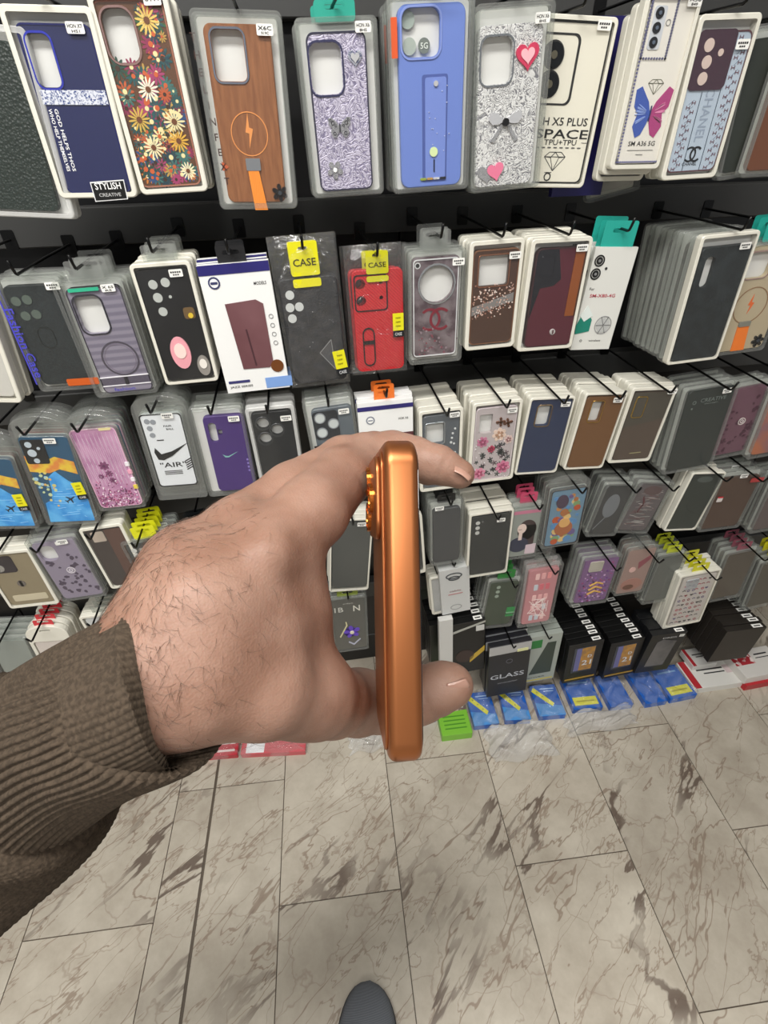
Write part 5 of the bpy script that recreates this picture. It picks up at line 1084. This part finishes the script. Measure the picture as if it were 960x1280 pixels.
# a little life: shallow tendons and folds
D = D + .0005 * np.sin(X[..., 0] * 95 + X[..., 2] * 60) * np.sin(X[..., 1] * 70 + X[..., 0] * 30)
def groove(D, j, nxt, depth, wd, R):
    a = j[0]; ax = nxt[0] - a; ax = ax / np.linalg.norm(ax); v = X - a; pd = v @ ax
    return D + depth * np.exp(-(pd / wd) ** 2) * (np.linalg.norm(v, axis=-1) < R)
D = groove(D, J(556, 585, .325, 1), J(574, 593, .323, 1), .0009, .0009, .016); D = groove(D, J(512, 573, .326, 1), J(548, 582, .325, 1), .0006, .0012, .018)
D = groove(D, J(541, 862, .332, 1), J(556, 858, .329, 1), .0012, .0011, .019); D = groove(D, J(444, 588, .283, 1), J(470, 570, .292, 1), .0004, .0014, .03)
def surface_nets(D, lo, h):
    s = D < 0
    nx, ny, nz = D.shape
    acc = np.zeros((nx-1, ny-1, nz-1, 3)); cnt = np.zeros((nx-1, ny-1, nz-1))
    cor = [(i, j, k) for i in (0, 1) for j in (0, 1) for k in (0, 1)]
    def sl(A, c): return A[c[0]:A.shape[0]-1+c[0], c[1]:A.shape[1]-1+c[1], c[2]:A.shape[2]-1+c[2]]
    for a in range(8):
        for b in range(a + 1, 8):
            ca, cb = cor[a], cor[b]
            if sum(abs(p - q) for p, q in zip(ca, cb)) != 1: continue
            da, db = sl(D, ca), sl(D, cb); m = (da < 0) != (db < 0)
            t = np.where(m, da / np.where(m, da - db, 1), 0)
            for k in range(3): acc[..., k] += np.where(m, ca[k] + t * (cb[k] - ca[k]), 0)
            cnt += m
    act = cnt > 0; idx = -np.ones(act.shape, int); idx[act] = np.arange(act.sum())
    ii = np.argwhere(act); V = lo + h * (ii + acc[act] / cnt[act][:, None])
    Fs = []
    for ax_ in range(3):
        u, v = [(1, 2), (2, 0), (0, 1)][ax_]
        a = np.take(s, range(0, s.shape[ax_]-1), axis=ax_); b = np.take(s, range(1, s.shape[ax_]), axis=ax_)
        e = np.argwhere(a != b); e = e[(e[:, u] > 0) & (e[:, v] > 0) & (e[:, u] < s.shape[u]-1) & (e[:, v] < s.shape[v]-1)]
        flip = s[tuple(e.T)]
        o1 = e.copy(); o1[:, u] -= 1; o2 = o1.copy(); o2[:, v] -= 1; o3 = e.copy(); o3[:, v] -= 1
        q = np.stack([idx[tuple(x.T)] for x in (e, o1, o2, o3)], 1)
        q[~flip] = q[~flip][:, ::-1]; Fs.append(q)
    Fq = np.concatenate(Fs); Fq = Fq[(Fq >= 0).all(1)]
    return V, Fq
HV, HF = surface_nets(D, lo, RES)
me = bpy.data.meshes.new('body'); me.from_pydata(HV.tolist(), [], HF.tolist()); me.materials.append(SKIN)
me.polygons.foreach_set('use_smooth', [True] * len(HF)); me.update()
body = bpy.data.objects.new('body', me); COL.objects.link(body); body.parent = person
# gentle relaxing of the surface
sm = body.modifiers.new('relax', 'SMOOTH'); sm.factor = .5; sm.iterations = 3
NRM = np.array([v.normal[:] for v in me.vertices])

# finger nails
def nail(px, py, z, w, l, ndir, ldir):
    c = PC(px, py, z); n = Vector(ndir).normalized(); l_ = (Vector(ldir) - n * Vector(ldir).dot(n)).normalized(); s = n.cross(l_)
    M = MB(); M.grid(lambda u, v: c + l_ * ((u - .5) * l * (1 - .12 * (2 * v - 1) ** 2)) + s * ((v - .5) * w * (1 - .25 * max(0, 2 * u - 1) ** 3)) - n * (.0022 * (2 * v - 1) ** 2 + .001 * (2 * u - 1) ** 2), 10, 10, ('a88272', dict(rough=.25, coat=.3)))
    o = M.build('fingernail', person, smooth=True); md = o.modifiers.new('thickness', 'SOLIDIFY'); md.thickness = .0006; return o
nail(581, 588, .314, .011, .013, RGT * .55 + UPV * .75 - FWD * .35, RGT * .8 - UPV * .4)
nail(574, 864, .3165, .014, .015, RGT * .25 - UPV * .55 - FWD * .8, RGT * 1. + UPV * .25)

# hair on the wrist and the back of the hand
HAIR = mat('hair', '4e3a2e', rough=.55)
H_ = MB(); nv = len(HV); r2 = random.Random(3); cnt_ = 0; tries = 0
RG, UP, FW_ = (np.array(v) for v in (RGT, UPV, FWD))
while cnt_ < 1200 and tries < 60000:
    tries += 1; k = r2.randrange(nv); p = HV[k]; n = NRM[k]; d = p - np.array(CAM); z = d @ FW_
    px = 480 + (d @ RG) / z * F_PX; py = 640 - (d @ UP) / z * F_PX
    if n @ FW_ > -.05 or not (110 < px < 345) or py < 600: continue
    w = math.exp(-((px - 165) / 85) ** 2) * 1.0 + .2
    if px > 300 or (px > 240 and py > 880): w *= .3
    if r2.random() > w: continue
    L = r2.uniform(.003, .0085); dr = RG * r2.gauss(.35, .5) - UP * r2.gauss(.7, .45); dr = dr - n * (dr @ n); dr /= np.linalg.norm(dr); cv = np.cross(n, dr) * r2.gauss(0, .35)
    pts = []
    for q in range(5):
        t = q / 4; pts.append(tuple(p + n * (.0001 + .0006 * math.sin(math.pi * t * .75)) + dr * L * t + cv * L * t * t))
    H_.tube(pts, [.00006, .00006, .00005, .00004, .00003], HAIR, n=3, cap=False); cnt_ += 1
hair = H_.build('arm_hair', person); hair['kind'] = 'stuff'

# sleeve: ribbed cuff and waffle-knit sweater arm
KNIT = mat('brown_knit', '4c4136', rough=.95, scale=500, bump=.5, dist=.0006, col2='3d342b', spec=.15)
def sweep(M, pts, m, nth, prof, slant=0., kl=0):
    """pts: list of (centre, radius, ellipse); prof(theta, k) gives the relief"""
    i = M.mi(m); rings = []; prev = None; n = len(pts)
    for k, (c, r, e) in enumerate(pts):
        d = (pts[min(k + 1, n - 1)][3] if len(pts[k]) > 3 else (Vector(pts[min(k+1, n-1)][0]) - Vector(pts[max(k-1, 0)][0]))); d = d.normalized()
        a = (UPV - d * UPV.dot(d)).normalized(); b = d.cross(a); nb = -1 if b.dot(FWD) > 0 else 1; sv = slant * max(0., 1 - max(0, k - kl) / 45.) if slant else 0
        st = len(M.v)
        for q in range(nth):
            th = 2 * math.pi * q / nth; R = r * (1 + 0) + prof(th, k); w = Vector(c) + a * math.cos(th) * R + b * math.sin(th) * R * e - d * sv * (max(0, nb * math.sin(th)) ** 1.5 - .25 * max(0, -math.cos(th))); M.v.append(tuple(w))
        rings.append(st)
    for ra, rb in zip(rings, rings[1:]):
        for q in range(nth): q2 = (q + 1) % nth; M.f.append((ra + q, rb + q, rb + q2, ra + q2)); M.m.append(i)
def interp(keys, t):
    n = len(keys) - 1; x = t * n; i = min(int(x), n - 1); f = x - i
    p0, p1, p2, p3 = (keys[max(i-1, 0)], keys[i], keys[i+1], keys[min(i+2, n)])
    return [.5 * ((2 * b) + (c - a) * f + (2*a - 5*b + 4*c - d) * f*f + (3*b - a - 3*c + d) * f*f*f) for a, b, c, d in zip(p0, p1, p2, p3)]
CK = [(206, 856, .214, .0350), (152, 882, .226, .0372), (100, 912, .244, .0400), (58, 940, .260, .0430)]
def ck_pts(keys, n, t0=0., t1=1.):
    out = []
    for k in range(n + 1):
        x, y, z, r = interp(keys, t0 + (t1 - t0) * k / n); out.append([PC(x, y, z), r, 1.0])
    return out
M = MB()
inner = [[p, r - .0032, e] for p, r, e in ck_pts(CK, 10, .0, .35)][::-1]
lip = ck_pts(CK, 60)
d0 = (lip[0][0] - lip[3][0]).normalized()
edge = [[lip[0][0] + d0 * .0012, lip[0][1] - .0026, 1.], [lip[0][0] + d0 * .0020, lip[0][1] - .0014, 1.], [lip[0][0] + d0 * .0012, lip[0][1] - .0004, 1.]]
rows_ = inner + edge + lip; ni = len(inner) + len(edge)
def cuffprof(th, k):
    return .0018 * (abs(math.cos(th * 33)) - .5) * (min(1, .3 + max(0, k - 11) * .14)) + .0016 * math.sin(2 * th + .6) * math.sin(k * .09)
sweep(M, rows_, KNIT, 396, cuffprof, -.020, ni)
sleeve = M.build('sweater_sleeve', person, smooth=True)
SK = [(62, 938, .262, .0395), (48, 948, .266, .0475), (10, 985, .280, .0535), (-60, 1060, .305, .060), (-160, 1180, .345, .067), (-300, 1380, .41, .070)]
M = MB(); rows2 = ck_pts(SK, 150)
def knitprof(th, k): return .0007 * math.cos(th * 90) * math.cos(k * 1.57) + .0045 * math.sin(th * 2 + k * .05) * min(1, k / 40) + .003 * math.sin(th * 3 - k * .09) * min(1, k / 30)
sweep(M, rows2, KNIT, 300, knitprof); M.build('sleeve_arm', sleeve, smooth=True)

# shoe on the floor below
SHK = mat('shoe_knit', '74787e', rough=.9, kind='stripes_y', scale=180., col2='54585e', bump=.6, dist=.0008)
SOLE = mat('shoe_sole', '2b2c2f', rough=.7, scale=80, bump=.1)
toe = PF(463, 1238); sh = empty('shoe', (0, 0, 0)); sh.parent = person; sh['label'] = 'grey knit sneaker with dark laces'
hd_ = math.radians(-15)
def shp(s):  # half width left, right, height
    w = .056 * (max(.0004, 1 - max(0, (s - .6) / .4) ** 2.6) ** .5) * (1 - .16 * math.exp(-((s - .38) / .16) ** 2)) * (1 if s > .08 else (s / .08) ** .5 * .9 + .1)
    h = .046 + .055 * max(0, (.62 - s) / .62) ** 1.1 if s < .62 else .046 * max(.02, math.cos((s - .62) / .38 * math.pi / 2)) ** .55
    return w, h
def shoe_pt(u, v):
    s = u; w, h = shp(s); th = math.pi * v; L = .285
    x = -math.cos(th) * w * (1.06 if s > .6 else 1); z = .018 + max(0, h) * math.sin(th) ** .8
    y = -L * (1 - s)
    return (x + .008 * math.sin(s * 3), y, z)
M = MB(); M.grid(lambda u, v: shoe_pt(.02 + .98 * u, v), 60, 32, SHK); up_ = M.build('upper', None, smooth=True)
ol_ = [(shp(s)[0] * 1.10 + .008 * math.sin(s * 3), -.285 * (1 - s)) for s in [k / 24 for k in range(25)]] + [(-shp(s)[0] * 1.10 + .008 * math.sin(s * 3), -.285 * (1 - s)) for s in [k / 24 for k in range(24, -1, -1)]]
M = MB(); M.plate(ol_, 0, .022, SOLE, ch=.002); so_ = M.build('sole', None)
M = MB()
for k in range(5):
    s = .60 - .05 * k; w, h = shp(s)
    M.tube([(x + .008 * math.sin(s * 3), -.285 * (1 - s) + (.006 if k % 2 else -.006) * x / .022, .0205 + h * (1 - (x / .045) ** 2 * .5)) for x in (-.022, -.011, 0, .011, .022)], .0022, '141416', n=6)
M.tube([(-.02, -.10, .085), (-.03, -.085, .078), (-.012, -.088, .079), (.004, -.10, .082), (.02, -.085, .078), (.03, -.095, .074)], .002, '141416', n=6)
la_ = M.build('laces', None)
for q in (up_, so_, la_): q.parent = sh
sh.matrix_basis = Matrix.Translation((toe.x, toe.y + .012, .001)) @ Matrix.Rotation(hd_, 4, 'Z')
tl = MB(); base = Matrix.Rotation(hd_, 3, 'Z') @ Vector((0, -.235, 0)); bx, by = toe.x + base.x, toe.y + base.y
tl.tube([(bx, by, .07), (bx, by - .005, .2), (bx - .01, by - .03, .45), (bx - .03, by - .10, .8)], [.05, .056, .068, .085], mat('dark_trousers', '1d1e22', rough=.9, scale=200, bump=.3), n=24); tl.build('trouser_leg', person, smooth=True)
